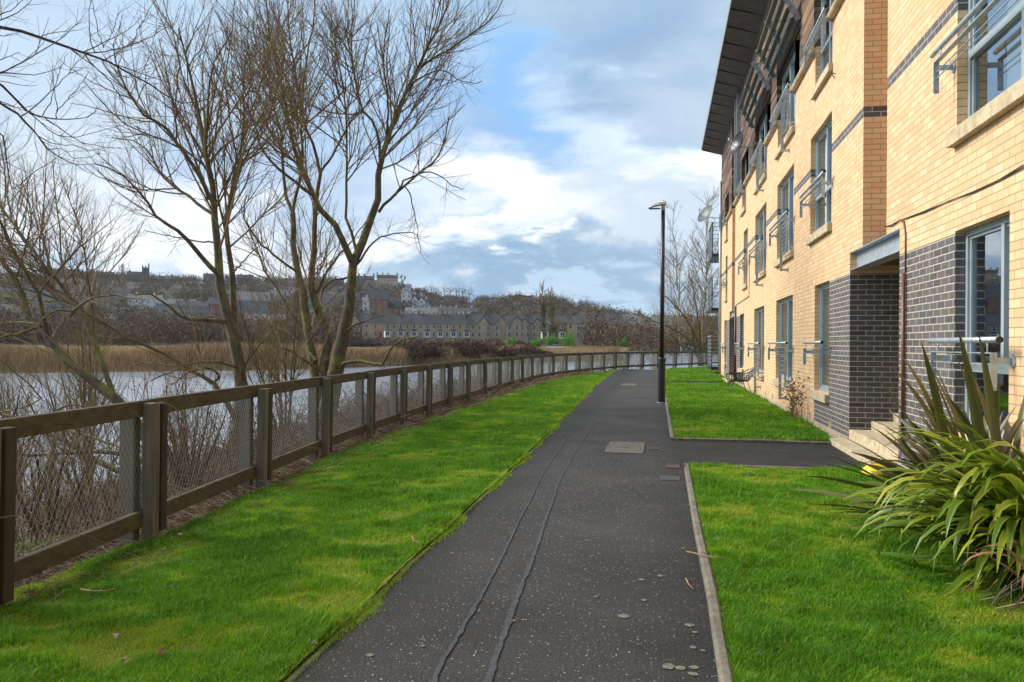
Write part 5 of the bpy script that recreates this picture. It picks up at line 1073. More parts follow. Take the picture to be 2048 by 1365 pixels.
# bright evergreen shrubs by the street
for i, (px, zz, wpx, hpx, yb) in enumerate([(1023, 235, 20, 19, 681), (1075, 235, 20, 19, 684), (1103, 240, 26, 24, 684), (1138, 232, 32, 28, 686), (1247, 225, 18, 20, 682)]):
    x, y = at_px(px, zz); g0 = hz(x, y); w_, h = wpx*zz/F*1.1, hpx*zz/F*1.25; e = tag(empty('evergreen_shrub', (x, y, g0)), ['small round bright green shrub left of the ivy-clad trees', 'round yellow-green shrub at the edge of the tan marsh', 'broad pale green shrub under the ivy-clad trees', 'largest bright green dome-shaped shrub beyond the river', 'green shrub glimpsed behind the bushes by the lamp post'][i], 'shrub', 'bright evergreen shrubs beyond the river')
    o = cloud_clump('foliage', [(0, 0, h*.5)], [(w_, h)], 5500, None, '', .13, .7, 60+i, mat=M_LAUREL); o.parent = e; link('stem', MB().tube([(0, 0, 0), (0, 0, h*.5)], .12, 6).mesh('stem', M_BARK), e)
# tall ivy-clad trees
for i, (px, zz, h) in enumerate([(1087, 262, 21), (1103, 258, 19), (1180, 255, 15), (1108, 250, 12)]):
    x, y = at_px(px, zz); pyb = 690+(CAMZ-hz(x, y))*F/zz; H = h*F/zz
    L_ = [l([(px, pyb), (px+1, pyb-H*.4), (px-2+4*(i % 2), pyb-H*.7), (px-4, pyb-H*.95)], (4.5, 1), 0, f=1.2, t0=.35)]+[l([(px, pyb-H*.45), (px+s*8, pyb-H*.65), (px+s*16, pyb-H*.9)], (2.4, .8), s, f=1.2) for s in (-1, 1, .5)]
    e = tree('ivy_clad_tree', ['tallest bare tree with an ivy-wrapped trunk beside the houses', 'second tall ivy-wrapped bare tree, leaning right', 'broad bare tree between the two hipped villas', 'ivy-smothered tree in front of the gabled villas'][i], zz, L_, (.9, .8, .8), (.42, .42, .45), .3, 70+i, tmat=M_TWIG, twr=7, levels=3)
    if i != 2:
        o = cloud_clump('ivy', [(0, 0, h*(.12+.13*k)) for k in range(5 if i != 3 else 4)], [(2.2 if i != 3 else 5.5-k, h*.2) for k in range(5 if i != 3 else 4)], 300, None, '', .2, .6, 90+i, mat=M_EVER); o.parent = e
# ---------------------------------------------------------------- houses
def wmat(name, c, v=.2): return bpy.data.materials.get(name) or simple(name, c, .9, 0, v, .35)
WM = {'stone': wmat('buff_sandstone', (.38, .30, .20)), 'brown': wmat('brown_sandstone', (.24, .18, .12)), 'white': wmat('white_harling', (.66, .66, .64), .06), 'grey': wmat('grey_harling', (.26, .245, .22), .1), 'red': wmat('red_sandstone', (.27, .12, .075)), 'ochre': wmat('ochre_wash', (.66, .35, .16), .12), 'dark': wmat('dark_whin', (.085, .075, .07)), 'blue': wmat('blue_grey_panel', (.20, .22, .24), .1), 'cream': wmat('cream_render', (.50, .42, .28), .1)}
RM = {'slate': wmat('slate_roof', (.058, .057, .058), .25), 'dark': wmat('dark_roof', (.038, .040, .046), .25), 'grey': wmat('grey_roof', (.15, .147, .14), .2)}
M_WIN = simple('far_window', (.03, .035, .045), .15, 0, .2, 2); M_TRIM = simple('white_trim', (.6, .6, .58), .6, 0, .08, 2)
wcache = {}
def far_window(w_, h):
    k = (round(w_, 2), round(h, 2))
    if k not in wcache:
        m = MB(); m.box(-w_/2, w_/2, -.03, .06, -h/2, h/2); f = m.mesh('window', M_TRIM); m = MB(); m.box(-w_/2+.13, w_/2-.13, -.05, -.031, .06, h/2-.12); m.box(-w_/2+.13, w_/2-.13, -.05, -.031, -h/2+.12, -.04); wcache[k] = (f, m.mesh('pane', M_WIN))
    return wcache[k]
def house(px, zz, W_, D_, H, RH, wall, roof, label, name='house', rot=None, nw=3, st=2, chim=2, hip=False, gables=0, bays=0, dz=0, wins=True, cat='house', door=None, group=None, small=False):
    x, y = at_px(px, zz); g0 = hz(x, y)+dz+(2.4 if zz < 350 else 0); H *= .62 if zz > 800 else .9 if zz > 440 else 1; RH *= .8 if zz > 440 else 1; a = YAW-math.atan((px-1024)/F) if rot is None else rot
    t = tag(empty(name, (x, y, g0), a), label, cat, group); w2, d2 = W_/2, D_/2
    m = MB(); m.box(-w2, w2, -d2, d2, -4, H)
    if not hip:
        for s in (-1, 1): m.poly([(s*w2, -d2, H), (s*w2, d2, H), (s*w2, 0, H+RH)] if s > 0 else [(s*w2, d2, H), (s*w2, -d2, H), (s*w2, 0, H+RH)])
    for k in range(gables):
        gx = -w2+W_*(k+.5)/gables; gw = min(2.4, W_/gables*.32); m.box(gx-gw, gx+gw, -d2-.6, -d2+.2, -3, H+.2); m.poly([(gx-gw, -d2-.6, H+.2), (gx+gw, -d2-.6, H+.2), (gx, -d2-.6, H+.2+gw*1.15)])
    wl = link('wall', m.mesh('wall', WM[wall]), t)
    m = MB(); o_ = .35; hx = w2-(d2 if hip else -o_)
    A1, B1, C1, D1 = (-w2-o_, -d2-o_, H-.15), (w2+o_, -d2-o_, H-.15), (w2+o_, d2+o_, H-.15), (-w2-o_, d2+o_, H-.15); E1, F1 = (-hx if hip else -w2-o_, 0, H+RH), (hx if hip else w2+o_, 0, H+RH)
    m.quad(A1, B1, F1, E1); m.quad(C1, D1, E1, F1)
    if hip: m.poly([B1, C1, F1]); m.poly([D1, A1, E1])
    for k in range(gables):
        gx = -w2+W_*(k+.5)/gables; gw = min(2.4, W_/gables*.32)+.3; zt = H+.2+gw*1.15; yb_ = -d2+.15+(zt-H)/(RH)*d2
        m.quad((gx-gw, -d2-.75, H-.05), (gx, -d2-.75, zt), (gx, yb_, zt), (gx-gw, -d2+.3, H-.05)); m.quad((gx, -d2-.75, zt), (gx+gw, -d2-.75, H-.05), (gx+gw, -d2+.3, H-.05), (gx, yb_, zt))
    rf_ = link('roof', m.mesh('roof', RM[roof]), t)
    if small: return t
    for k in range(chim):
        cx_ = (-hx+2*hx*(k+.5)/chim) if chim > 1 else hx*.6
        m = MB(); m.box(cx_-.55, cx_+.55, -.45, .45, H+RH*.5, H+RH+1.3); [m.lathe([(.13, H+RH+1.3), (.12, H+RH+1.8), (.0001, H+RH+1.8)], 6, Matrix.Translation((cx_+s*.3, 0, 0))) for s in (-1, 1)]; link('chimney', m.mesh('chimney', WM['brown' if wall != 'white' else 'white']), rf_)
    if wins:
        wd, hh = 1.15, 1.75
        for j in range(st):
            z = H*(j+.5)/st+.1
            for k in range(nw):
                if bays and j == 0 and k % 2 == 0: continue
                xx = -w2+W_*(k+.5)/nw; f, p = far_window(wd, hh); yy = -d2-.05-(.6 if gables and abs(((xx+w2)/W_*gables) % 1-.5) < .3 else 0)
                o = link('window', f, t); o.location = (xx, yy, z); o2 = link('pane', p, o)
        for k in range(0, nw, 2):
            if not bays: break
            xx = -w2+W_*(k+.5)/nw; m = MB(); m.poly([(xx-1.5, -d2, 0), (xx-.85, -d2-1, 0), (xx-.85, -d2-1, 2.7), (xx-1.5, -d2, 2.7)]); m.poly([(xx+.85, -d2-1, 0), (xx+1.5, -d2, 0), (xx+1.5, -d2, 2.7), (xx+.85, -d2-1, 2.7)]); m.quad((xx-.85, -d2-1, 0), (xx+.85, -d2-1, 0), (xx+.85, -d2-1, 2.7), (xx-.85, -d2-1, 2.7))
            bw = link('bay_window', m.mesh('bay_window', M_TRIM), t)
            m = MB(); m.box(xx-.7, xx-.07, -d2-1.03, -d2-1.01, .8, 2.4); m.box(xx+.07, xx+.7, -d2-1.03, -d2-1.01, .8, 2.4); link('pane', m.mesh('pane', M_WIN), bw)
            m = MB(); zq = 2.7; m.poly([(xx-1.6, -d2, zq), (xx-.9, -d2-1.1, zq), (xx, -d2, zq+1.0)]); m.poly([(xx-.9, -d2-1.1, zq), (xx+.9, -d2-1.1, zq), (xx, -d2, zq+1.0)]); m.poly([(xx+.9, -d2-1.1, zq), (xx+1.6, -d2, zq), (xx, -d2, zq+1)]); link('bay_roof', m.mesh('bay_roof', RM['slate']), bw)
    if door:
        m = MB(); m.box(-.6+door[1], .6+door[1], -d2-.06, -d2+.05, 0, 2.4); link('door', m.mesh('door', simple('door_paint', door[0], .4)), t)
    return t
# street row (photo columns give their bearing, depth about 300 m)
house(727, 345, 15, 9, 6.2, 3.6, 'stone', 'slate', 'sandstone terrace block with grey bays at the left end of the street', gables=2, nw=4, chim=2)
house(760, 343, 15, 9, 6.4, 4.2, 'stone', 'slate', 'sandstone terrace block with a red front door', gables=0, nw=4, chim=2, door=((.45, .03, .03), 0))
house(861, 336, 38, 9, 6.1, 4.0, 'stone', 'slate', 'long sandstone terrace with bay windows and four dark chimneys', name='terraced_house', nw=14, chim=4, bays=1, hip=False, door=((.12, .02, .02), 5))
house(951, 338, 6.5, 10, 6.5, 4.5, 'brown', 'slate', 'tall narrow gabled house at the right end of the long terrace', nw=1, chim=1, rot=YAW+1.2)
house(985, 322, 14, 9, 5.4, 4.2, 'stone', 'slate', 'twin-gabled sandstone villa with skylights', gables=2, nw=4, chim=2)
house(1034, 318, 9, 8, 5.6, 3.6, 'stone', 'slate', 'left half of the grey-roofed villa pair with white dormers', gables=1, nw=3, chim=1)
house(1062, 318, 10, 8, 5.6, 3.8, 'stone', 'slate', 'sandstone villa with small gabled dormers left of the ivy-clad trees', gables=2, nw=4, chim=1)
house(1116, 300, 13, 10, 6.0, 3.8, 'brown', 'slate', 'villa with a steep hipped slate roof behind the ivy-clad trees', hip=True, nw=4, chim=2, bays=1)
house(1172, 292, 14, 11, 6.0, 4.2, 'stone', 'slate', 'wide villa with a hipped slate roof right of the largest green shrub', hip=True, nw=5, chim=2)
house(1222, 300, 14, 11, 6.0, 4.0, 'stone', 'slate', 'orange sandstone villa with hipped roof left of the lamp post', hip=True, nw=4, chim=1)
house(1262, 300, 9, 9, 5.6, 4.0, 'brown', 'grey', 'gabled house behind the reddish bush', nw=2, chim=1)
house(1345, 240, 12, 9, 6, 4.2, 'white', 'grey', 'white gabled house seen through the birch branches', nw=3, chim=1)
house(1425, 240, 14, 9, 6, 4.0, 'ochre', 'slate', 'ochre house partly hidden by the block corner', nw=3, chim=1)
# second row and the hillside
H2 = [(842, 560, 22, 10, 7, 3.5, 'white', 'grey', 'long pale grey-roofed flats above the terrace roofs', 0), (868, 580, 30, 11, 8, 3.5, 'cream', 'slate', 'large pale institution building above the long terrace', 0), (912, 600, 34, 11, 8, 3.5, 'white', 'slate', 'long white hillside building with dark roof', 0),
      (895, 590, 9, 9, 9, 2, 'white', 'grey', 'boxy white tower house beside the long white building', 0), (965, 480, 16, 10, 7, 4, 'brown', 'slate', 'brown stone house above the twin-gabled villa', 0), (1000, 460, 14, 10, 6, 4, 'brown', 'dark', 'dark-roofed brown house behind the twin-gabled villa', 0),
      (812, 640, 8, 8, 9, 4, 'white', 'grey', 'narrow white gabled villa left of the white villa cluster', 1), (823, 642, 9, 8, 8, 4.5, 'white', 'slate', 'white villa with two sharp gables on the slope', 2), (836, 645, 10, 8, 8, 4.5, 'white', 'slate', 'largest white gabled villa on the slope', 2), (846, 650, 8, 8, 7, 4, 'white', 'slate', 'white villa at the right end of the white cluster', 1),
      (796, 720, 9, 8, 5, 3, 'white', 'grey', 'white cottage under the castle crag, left one', 0), (808, 725, 12, 8, 6, 3, 'white', 'grey', 'white cottage with pink gable under the castle crag', 0), (833, 720, 14, 8, 5, 3, 'white', 'slate', 'long low white house above the white villas', 0), (843, 690, 10, 8, 6, 3, 'grey', 'slate', 'grey house between the long low house and the villas', 0),
      (742, 560, 12, 10, 8, 4, 'white', 'grey', 'pale house with light roof behind the willow', 0), (757, 520, 12, 18, 14, 9, 'red', 'dark', 'red sandstone church hall with a steep dark roof', 0), (775, 530, 16, 12, 7, 6, 'red', 'dark', 'dark-roofed red hall beside the church hall', 0), (815, 470, 9, 8, 6, 3.5, 'grey', 'slate', 'small slate-roofed house with white windows above the terrace', 0),
      (500, 470, 22, 16, 17, 7, 'blue', 'grey', 'tall blue-grey gabled apartment building across the river', 0), (468, 480, 18, 14, 15, 5, 'blue', 'slate', 'blue-grey apartment wing left of the tall gabled one', 0), (440, 450, 12, 12, 16, 5, 'red', 'slate', 'pinkish gabled flats left of the blue-grey wing', 0), (530, 420, 20, 10, 8, 3, 'cream', 'grey', 'low yellow building at the foot of the town hill', 0),
      (400, 470, 26, 12, 13, 4, 'grey', 'slate', 'long grey flats behind the twin-trunk willow', 0), (350, 520, 24, 12, 10, 4, 'grey', 'grey', 'pale grey flats halfway up the town hill', 0), (290, 560, 22, 12, 9, 4, 'white', 'grey', 'pale building low on the town hill behind the branches', 0), (230, 600, 20, 11, 9, 4, 'grey', 'slate', 'grey tenement on the left slope', 0), (180, 540, 22, 11, 8, 4, 'stone', 'slate', 'sandstone tenement on the left slope', 0), (90, 560, 24, 11, 9, 4, 'grey', 'slate', 'wide grey building behind the leaning willow', 0), (30, 600, 20, 11, 9, 4, 'brown', 'slate', 'brown building at the left edge of the town', 0),
      (560, 640, 16, 10, 7, 4, 'white', 'grey', 'white house low between the willow stems', 0), (590, 700, 18, 10, 8, 4, 'white', 'slate', 'white house high between the willow stems', 0), (545, 720, 22, 10, 7, 4, 'grey', 'dark', 'dark-roofed terrace high on the town hill', 0), (620, 760, 20, 10, 8, 4, 'grey', 'slate', 'grey house on the ridge left of the castle', 0), (580, 850, 26, 10, 8, 3, 'white', 'dark', 'long white house on the ridge behind the willow', 0), (660, 800, 26, 10, 6, 3, 'dark', 'dark', 'dark terrace just below the castle wall', 0), (640, 600, 18, 10, 8, 4, 'grey', 'slate', 'slate-roofed house behind the main willow stem', 0), (700, 620, 14, 10, 7, 4, 'grey', 'slate', 'grey house under the castle, left of the pale one', 0),
      (490, 850, 16, 10, 10, 5, 'dark', 'dark', 'tall dark house with chimneys on the ridge', 0), (420, 850, 14, 10, 9, 5, 'dark', 'dark', 'dark chimneyed house on the ridge behind the twin trunks', 0), (330, 850, 22, 10, 7, 4, 'dark', 'slate', 'low dark roofs on the ridge right of the church tower', 0), (205, 850, 22, 10, 8, 4, 'dark', 'dark', 'dark ridge house between pine and church', 0), (120, 850, 30, 14, 9, 6, 'dark', 'dark', 'wide dark ridge building with a red chimney', 0), (40, 850, 26, 10, 7, 4, 'dark', 'slate', 'dark roofs at the left end of the ridge', 0), (1060, 700, 3, 3, 2, 1, 'white', 'grey', 'tiny white hut on the wooded slope', 0)]
for (px, zz, W_, D_, H, RH, wl, rf_, lab, gb) in H2:
    tiny = zz > 560
    house(px, zz, W_, D_, H, RH, wl, rf_, lab, gables=gb, nw=max(2, int(W_/3.6)), st=max(2, int(H/3.2)) if not tiny else 2, chim=0 if wl in ('blue', 'cream') else 2 if W_ < 25 else 3, small=W_ < 4, wins=zz < 760)
# church tower on the ridge
x, y = at_px(290, 860); t = tag(empty('church', (x, y, hz(x, y)-1), YAW+.43), 'dark stone church with a square battlemented tower on the ridge', 'church')
m = MB(); m.box(-3.6, 3.6, -3.6, 3.6, -3, 16); [m.box(a-.7, a+.7, b-.7, b+.7, 16, 18) for a in (-3, 0, 3) for b in (-3, 3)]; m.box(2.4, 3.6, -3.6, -2.4, 18, 20.5); link('tower', m.mesh('tower', WM['dark']), t)
m = MB(); m.box(-18, -3.6, -5, 5, -3, 7); link('nave', m.mesh('nave', WM['dark']), t); m = MB(); m.quad((-18.5, -5.5, 7), (-3.6, -5.5, 7), (-3.6, 0, 11.5), (-18.5, 0, 11.5)); m.quad((-3.6, 5.5, 7), (-18.5, 5.5, 7), (-18.5, 0, 11.5), (-3.6, 0, 11.5)); m.poly([(-18, -5, 7), (-18, 5, 7), (-18, 0, 11.4)]); link('roof', m.mesh('roof', RM['dark']), t)
# castle
x, y = at_px(772, 930); g0 = hz(x, y); zc = 1.42+F*0+ (690-574)*930/F-.3
t = tag(empty('castle', (x, y, zc), YAW+.16), 'castle with a long orange-washed range and dark walls on its crag', 'castle'); 
def rng_(name, x0, x1, d, z0, H, RH, wl, rf_, ch=0, nw=0, par=False):
    m = MB(); m.box(x0, x1, -d/2, d/2, z0-6, z0+H); 
    for s in (x0, x1): m.poly([(s, -d/2, z0+H), (s, d/2, z0+H), (s, 0, z0+H+RH)])
    o = link(name, m.mesh(name, WM[wl]), t)
    m = MB(); m.quad((x0+.2, -d/2-.2, z0+H), (x1-.2, -d/2-.2, z0+H), (x1-.2, 0, z0+H+RH-.1), (x0+.2, 0, z0+H+RH-.1)); m.quad((x1-.2, d/2+.2, z0+H), (x0+.2, d/2+.2, z0+H), (x0+.2, 0, z0+H+RH-.1), (x1-.2, 0, z0+H+RH-.1)); link('roof', m.mesh('roof', RM['dark']), o)
    for k in range(ch):
        cx_ = x0+(x1-x0)*(k+.06 if k < ch-1 else k+.8)/max(1, ch-.1); m = MB(); m.box(cx_-.9, cx_+.9, -.8, .8, z0+H+1, z0+H+RH+2.4); link('chimney', m.mesh('chimney', WM['ochre' if wl == 'ochre' else 'dark']), o)
    for k in range(nw):
        for zz_ in (.28, .68):
            f, p = far_window(1.3, 2.0); o2 = link('window', f, o); o2.location = (x0+(x1-x0)*(k+.5)/nw, -d/2-.05, z0+H*zz_); link('pane', p, o2)
rng_('great_range', -11, 13, 11, 0, 7, 4.6, 'ochre', 'dark', 4, 7)
rng_('dark_range', -38, -14, 10, 0, 6, 4, 'dark', 'dark', 4, 0); rng_('low_range', -20, -9, 9, -3.5, 5.5, 3.2, 'grey', 'dark', 0, 0)
m = MB(); m.box(-60, 14, -9.5, -8, -12, -.2); m.box(14, 23, -9, 6, -12, -.5); [m.box(-60+2.2*k, -59+2.2*k, -9.5, -8, -.2, .7) for k in range(33)]; link('curtain_wall', m.mesh('curtain_wall', WM['dark']), t)
m = MB(); rr_ = random.Random(4)
for k in range(46):
    cx_ = rr_.uniform(-30, 27); m.lathe([(.01, rr_.uniform(-3, -1.)), (rr_.uniform(2, 4), -4), (rr_.uniform(3, 6), -9), (rr_.uniform(4, 7), -15)], 7, Matrix.Translation((cx_, rr_.uniform(-15, -8), 0)))
link('crag', m.mesh('crag', simple('dark_crag', (.06, .052, .045), .95, 0, .5, .15)), t)
x, y = at_px(804, 930); pyb = 572; tree('bare_tree', 'bare tree at the right end of the castle', 930, [l([(803, 580), (803, 560), (801, 553)], (3, 1), f=1.0, t0=.2), l([(803, 570), (808, 560), (811, 555)], (2, 1), f=1.0)], (.5, .5, .4), (.5, .5, .5), .3, 99, tmat=M_TWIG, twr=22, levels=2)
# hilltop meadow
b = MB(); P_ = []
for px, zz in [(1008, 1035), (1030, 1010), (1060, 1000), (1085, 1010), (1088, 1040), (1062, 1065), (1040, 1070), (1020, 1065)]:
    x, y = at_px(px, zz); P_.append((x, y, hz(x, y)+2.6))
b.poly(P_); tag(link('meadow', b.mesh('meadow', simple('hill_meadow', (.26, .28, .06), .95, 0, .2, .05))), kind='structure')
# ---------------------------------------------------------------- parked cars
cm = {}
def car_mesh(c):
    m = MB(); S = [(-2.1, .35, .75), (-2.05, .35, .95), (-1.2, .35, 1.0), (-.55, .35, 1.05), (1.2, .35, 1.02), (1.9, .35, .95), (2.1, .35, .8)]
    Lr = [(x, -.85, z0) for x, z0, _ in S]; 
    for (x0, b0, t0), (x1, b1, t1) in zip(S[:-1], S[1:]):
        for s in (-.87, .87): m.quad((x0, s, b0), (x1, s, b1), (x1, s, t1), (x0, s, t0))
        m.quad((x0, -.87, t0), (x1, -.87, t1), (x1, .87, t1), (x0, .87, t0))
    m.box(-.6, 1.15, -.70, .70, 1.36, 1.46); m.quad((-2.1, -.87, .35), (-2.1, .87, .35), (-2.1, .87, .75), (-2.1, -.87, .75)); m.quad((2.1, -.87, .35), (2.1, .87, .35), (2.1, .87, .8), (2.1, -.87, .8)); return m.mesh('parked_car', c)
gm = MB(); 
for s in (-1, 1): gm.quad((-1.25, s*.8, 1.0), (1.75, s*.8, 1.0), (1.15, s*.7, 1.4), (-.6, s*.7, 1.4))
gm.quad((-1.25, -.8, 1.0), (-1.25, .8, 1.0), (-.6, .7, 1.4), (-.6, -.7, 1.4)); gm.quad((1.75, -.8, 1.0), (1.75, .8, 1.0), (1.15, .7, 1.4), (1.15, -.7, 1.4)); gmesh = gm.mesh('windows', M_WIN)
wm_ = MB(); wm_.tube([(0, -.1, 0), (0, .1, 0)], .31, 14); wmesh = wm_.mesh('wheel', M_DARKM)
CC = {'white': (.75, .75, .76), 'silver': (.42, .44, .46), 'dark blue': (.02, .03, .07), 'black': (.02, .02, .022), 'orange': (.62, .30, .04), 'yellow': (.65, .50, .05), 'green': (.02, .12, .06), 'pink': (.5, .10, .35), 'grey': (.2, .21, .22)}
cars = [(712, 'silver', 'in front of the terrace left end'), (725, 'grey', 'before the grey bays'), (740, 'silver', 'left of the red door'), (757, 'white', 'below the red door'), (775, 'white', 'right of the red door'), (790, 'silver', 'behind the sparse bush tips'), (836, 'white', 'before the long terrace, left of the dark blue car'), (849, 'dark blue', 'between a white and an orange car'), (864, 'orange', 'before the long terrace'), (878, 'grey', 'right of the orange car'),
        (893, 'yellow', 'partly hidden at the terrace right half'), (940, 'silver', 'at the right end of the terrace'), (968, 'dark blue', 'before the twin-gabled villa'), (982, 'silver', 'beside the dark blue car at the twin-gabled villa'), (1006, 'black', 'left of the small round green shrub'), (1011, 'green', 'tucked beside the small round shrub'), (1042, 'dark blue', 'right of the small round shrub'), (1084, 'pink', 'above the yellow-green round shrub'), (1110, 'white', 'alone on the marsh edge below the green shrubs')]
for px, c, lab in cars:
    if c not in cm: cm[c] = car_mesh(simple('car_'+c.replace(' ', '_'), CC[c], .3, .1, .05, 2))
    zz = 300 if px < 960 else 268 if px < 1090 else 190; x, y = at_px(px, zz); o = link('parked_car', cm[c]); o.location = (x, y, hz(x, y)+(.2 if px < 1090 else .25)); o.rotation_euler = (0, 0, YAW-math.atan((px-1024)/F)+rnd.uniform(-.1, .1))
    tag(o, c+' car parked '+lab, 'car', 'cars parked along the street'); link('windows', gmesh, o)
    for sx_ in (-1.3, 1.3):
        for sy_ in (-.8, .8): w_ = link('wheel', wmesh, o); w_.location = (sx_, sy_, .31)
# jetty and the low wall beyond the far bend
x, y = at_px(1285, 200); t = MB(); M = Matrix.Translation((x, y, -.55)) @ Matrix.Rotation(YAW-.1, 4, 'Z'); t.box(-12, 12, -.4, .4, -.1, .25, M); [t.box(-12+2*k, -11.8+2*k, -.4, .4, -1.2, 0, M) for k in range(13)]; tag(link('jetty', t.mesh('jetty', M_WHITE)), 'long white jetty across the water behind the far fence', 'jetty')
# ================================================================ strap-leaved plants (new zealand flax)
M_FLAXG = tinted('yellow_green_flax', [(.035, .08, .012), (.10, .19, .018), (.25, .33, .025), (.46, .44, .05)], .38, .25, 6, .12, .5)
M_FLAXB = tinted('bronze_flax', [(.045, .035, .022), (.085, .075, .030), (.12, .13, .035), (.30, .20, .07)], .42, .12, 6, .2, .5)
M_FLAXP = tinted('pink_flax', [(.16, .06, .04), (.32, .14, .10), (.42, .24, .15), (.45, .36, .2)], .45, .2, 6, .15, .5)
def flax(name, label, loc, fans, mat, seed, base_h=.0, group=None):
    r = np.random.default_rng(seed); e = tag(empty(name, loc), label, 'plant', group)
    for (az0, az1, n, L0, L1, el0, el1, droop, wd) in fans:
        V = []; Fc = []; T = []; 
        for i in range(n):
            a = math.radians(r.uniform(az0, az1)); L_ = r.uniform(L0, L1); el_ = math.radians(r.uniform(el0, el1)); K = 12; w_ = wd*r.uniform(.75, 1.2); dr = droop*r.uniform(.6, 1.4)
            o = np.array([r.normal(0, .09), r.normal(0, .09), 0.0]); pos = o.copy(); e_ = el_; ya = r.normal(0, .25); tt = np.clip(r.normal(.5, .2), 0, 1); tw = r.normal(0, .5); b = len(V)
            fold = r.random() < .25; kf = r.integers(5, 9)
            for k in range(K):
                t = k/(K-1); hd = np.array([math.cos(a), math.sin(a), 0]); d = hd*math.cos(e_)+np.array([0, 0, math.sin(e_)]); sd_ = np.array([-math.sin(a), math.cos(a), 0])*math.cos(tw*t)+np.cross(d, np.array([-math.sin(a), math.cos(a), 0]))*math.sin(tw*t)
                nn_ = np.cross(d, sd_); w = w_*(.55+1.1*t-.2*t*t if t < .45 else (1-((t-.45)/.55)**2.2)*1.0)*.5+.0012
                V += [pos-sd_*w+nn_*w*.35, pos, pos+sd_*w+nn_*w*.35]; T += [min(1, tt+(.12 if k < K-1 else .4)), tt-.12, min(1, tt+.12)]
                pos = pos+d*L_/(K-1); e_ -= dr*(.15+1.5*t*t)*(2.1 if (fold and k == kf) else 1)/K*3; a += ya/K
                if pos[2] < .02: pos[2] = .02+.01*r.random(); e_ = max(e_, -.05)
                e_ = max(e_, -1.5)
            for k in range(K-1):
                q_ = b+k*3; Fc += [(q_, q_+1, q_+4, q_+3), (q_+1, q_+2, q_+5, q_+4)]
            nv = 3*K
        o = link('leaves', npmesh('leaves', np.array(V)+np.array([0, 0, base_h]), np.array(Fc), mat, True, np.clip(T, 0, 1)), e)
    return e
GRP = 'strap-leaved plants on the near lawn'
pb = dp(2010, 1000, 6.4); flax('flax_plant', 'tall bronze-leaved flax clump fanning up against the wall', (2.30, 6.25, TUF), [(115, 250, 46, .75, 1.15, 25, 80, .35, .055), (150, 225, 34, .85, 1.3, 8, 40, .25, .06), (-60, 120, 24, .8, 1.3, 45, 85, .3, .055), (70, 130, 14, .8, 1.1, 30, 70, .3, .05), (120, 235, 13, 1.25, 1.6, 58, 82, .22, .062)], M_FLAXB, 3, .05, GRP)
pg = gp(2010, 1165); flax('flax_plant', 'yellow-green flax clump with long drooping leaves on the near lawn', (2.20, 5.2, TUF), [(120, 265, 105, .85, 1.3, 35, 78, 1.35, .066), (90, 300, 90, .5, .95, 10, 55, 1.2, .046), (-90, 100, 40, .6, 1.1, 30, 80, 1.1, .055), (180, 290, 44, .95, 1.3, 50, 78, 1.5, .072)], M_FLAXG, 5, .05, GRP)
flax('flax_plant', 'small pink-leaved flax at the lower right edge', (2.17, 4.62, TUF), [(130, 290, 34, .45, .8, 40, 80, 1.4, .034), (-60, 120, 14, .35, .6, 40, 80, 1.3, .028)], M_FLAXP, 9, .02, GRP)
litter_old = None
# dead leaves and thatch under the clumps
V_ = []; r = np.random.default_rng(3); n = 220; a = r.uniform(0, 6.28, n); rad = .42*np.sqrt(r.random(n)); x = 2.15+rad*np.cos(a); y = 4.9+rad*np.sin(a)*1.4; L_ = r.uniform(.06, .17, n); d = a+r.normal(0, .5, n); K = 4; t = np.linspace(0, 1, K)[None]
P = np.stack([x[:, None]+L_[:, None]*np.cos(d)[:, None]*t, y[:, None]+L_[:, None]*np.sin(d)[:, None]*t, TUF+.02+r.uniform(0, .28, n)[:, None]*(1-t)*(1-rad[:, None]*.8)+.02*t], -1)
Vv, Ff = tubes(P, (r.uniform(.002, .005, n))[:, None]*np.linspace(1, .5, K)[None], 3); tag(link('dead_leaves', npmesh('dead_leaves', Vv, Ff, M_LITTER, False, np.repeat(r.uniform(.3, 1, n), K*3))), kind='stuff', label='dry dead flax leaves under the clumps')
# ================================================================ twigs and leaves dropped on the grass and path
def stick(pts, r, label, mat=None):
    P = [gp(*p[:2]) for p in pts]; P = [(v.x, v.y, p[2] if len(p) > 2 else .05) for v, p in zip(P, pts)]; m = MB(); m.tube(P, [r*(1-.5*i/(len(P)-1)) for i in range(len(P))], 6); return tag(link('fallen_twig', m.mesh('fallen_twig', mat or M_STICK, True)), label, 'twig')
M_STICK = simple('dry_stick', (.30, .20, .12), .85, 0, .3, 30)
stick([(1374, 1119, .05), (1384, 1124, .06), (1408, 1130, .06), (1432, 1134, .06), (1458, 1135, .06)], .006, 'long pale twig lying across the kerb onto the near lawn')
stick([(1372, 1161, .01), (1377, 1172, .012), (1387, 1182, .01)], .005, 'short curved twig on the dark asphalt by the kerb')
stick([(162, 1205, .07), (185, 1209, .07), (210, 1209, .07), (230, 1203, .07)], .006, 'pale twig resting on the mossy grass at lower left')
stick([(824, 1087, .05), (827, 1095, .05), (843, 1104, .05)], .005, 'bent twig at the grass edge halfway along the path')
stick([(770, 1177, .02), (777, 1163, .02), (797, 1147, .02)], .007, 'reddish twig lying in the gap beside the path')
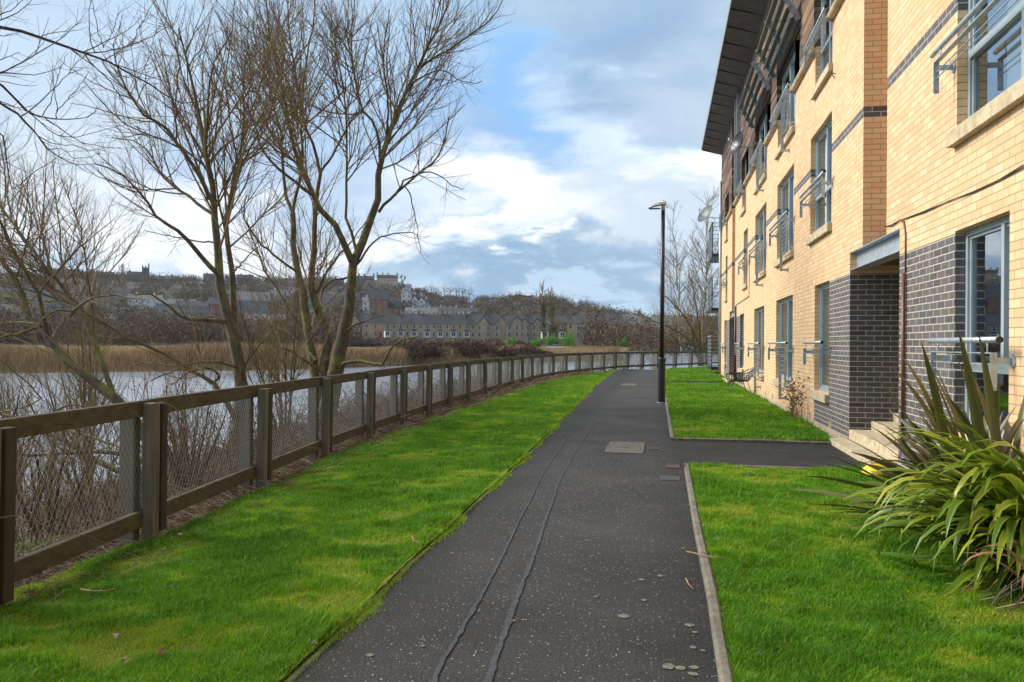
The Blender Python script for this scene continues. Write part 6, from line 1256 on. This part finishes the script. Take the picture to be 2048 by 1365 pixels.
stick([(690, 1240, .02), (700, 1225, .02), (722, 1212, .02)], .007, 'thin twig in the mossy path edge below the reddish one')
M_LEAF = simple('brown_leaf', (.16, .065, .03), .7, 0, .4, 20); M_PALE = simple('pale_petal', (.32, .28, .23), .7, 0, .2, 20)
def leaf(px, py, s, mat, label, z=.055):
    p = gp(px, py); m = MB(); n = 9; m.poly([(s*math.cos(6.283*i/n)*(1+.25*math.sin(i*2.3)), s*.7*math.sin(6.283*i/n), .012*math.sin(i*1.7)) for i in range(n)]); m.f = []; m.v.append((0, 0, .012)); m.f = [(i, (i+1) % n, n) for i in range(n)]
    o = link('fallen_leaf', m.mesh('fallen_leaf', mat)); o.location = (p.x, p.y, z); o.rotation_euler = (.3, .2, rnd.random()*6); return tag(o, label, 'leaf')
leaf(60, 1206, .028, M_LEAF, 'curled brown leaf on the grass at the lower left')
leaf(322, 1329, .026, M_LEAF, 'rusty leaf in the grass near the bottom edge')
leaf(232, 1296, .015, M_PALE, 'pale grey leaf standing in the grass')
leaf(250, 1346, .016, M_PALE, 'buff leaf at the bottom edge of the left lawn')
leaf(360, 1085, .02, M_PALE, 'pale curled leaf near the fence on the left lawn')
leaf(804, 995, .018, M_LEAF, 'small brown leaf midway on the left lawn')
leaf(628, 1300, .016, M_PALE, 'pink-grey petal on the mossy path edge', .03)
leaf(1488, 1147, .014, M_LEAF, 'orange-brown leaf on the near lawn by the long twig')
# ================================================================ thin winter haze over the valley
hb = MB(); hb.box(-1500, 1500, -60, 2400, -8, 170); hm = bpy.data.materials.new('haze'); hm.use_nodes = True; ht = hm.node_tree; ht.nodes.clear()
ho = ht.nodes.new('ShaderNodeOutputMaterial'); hv = ht.nodes.new('ShaderNodeVolumePrincipled'); ht.links.new(hv.outputs[0], ho.inputs['Volume'])
hv.inputs['Color'].default_value = (.82, .90, 1, 1); hv.inputs['Density'].default_value = .00008; hv.inputs['Anisotropy'].default_value = .3
tag(link('haze', hb.mesh('haze', hm)), kind='stuff')
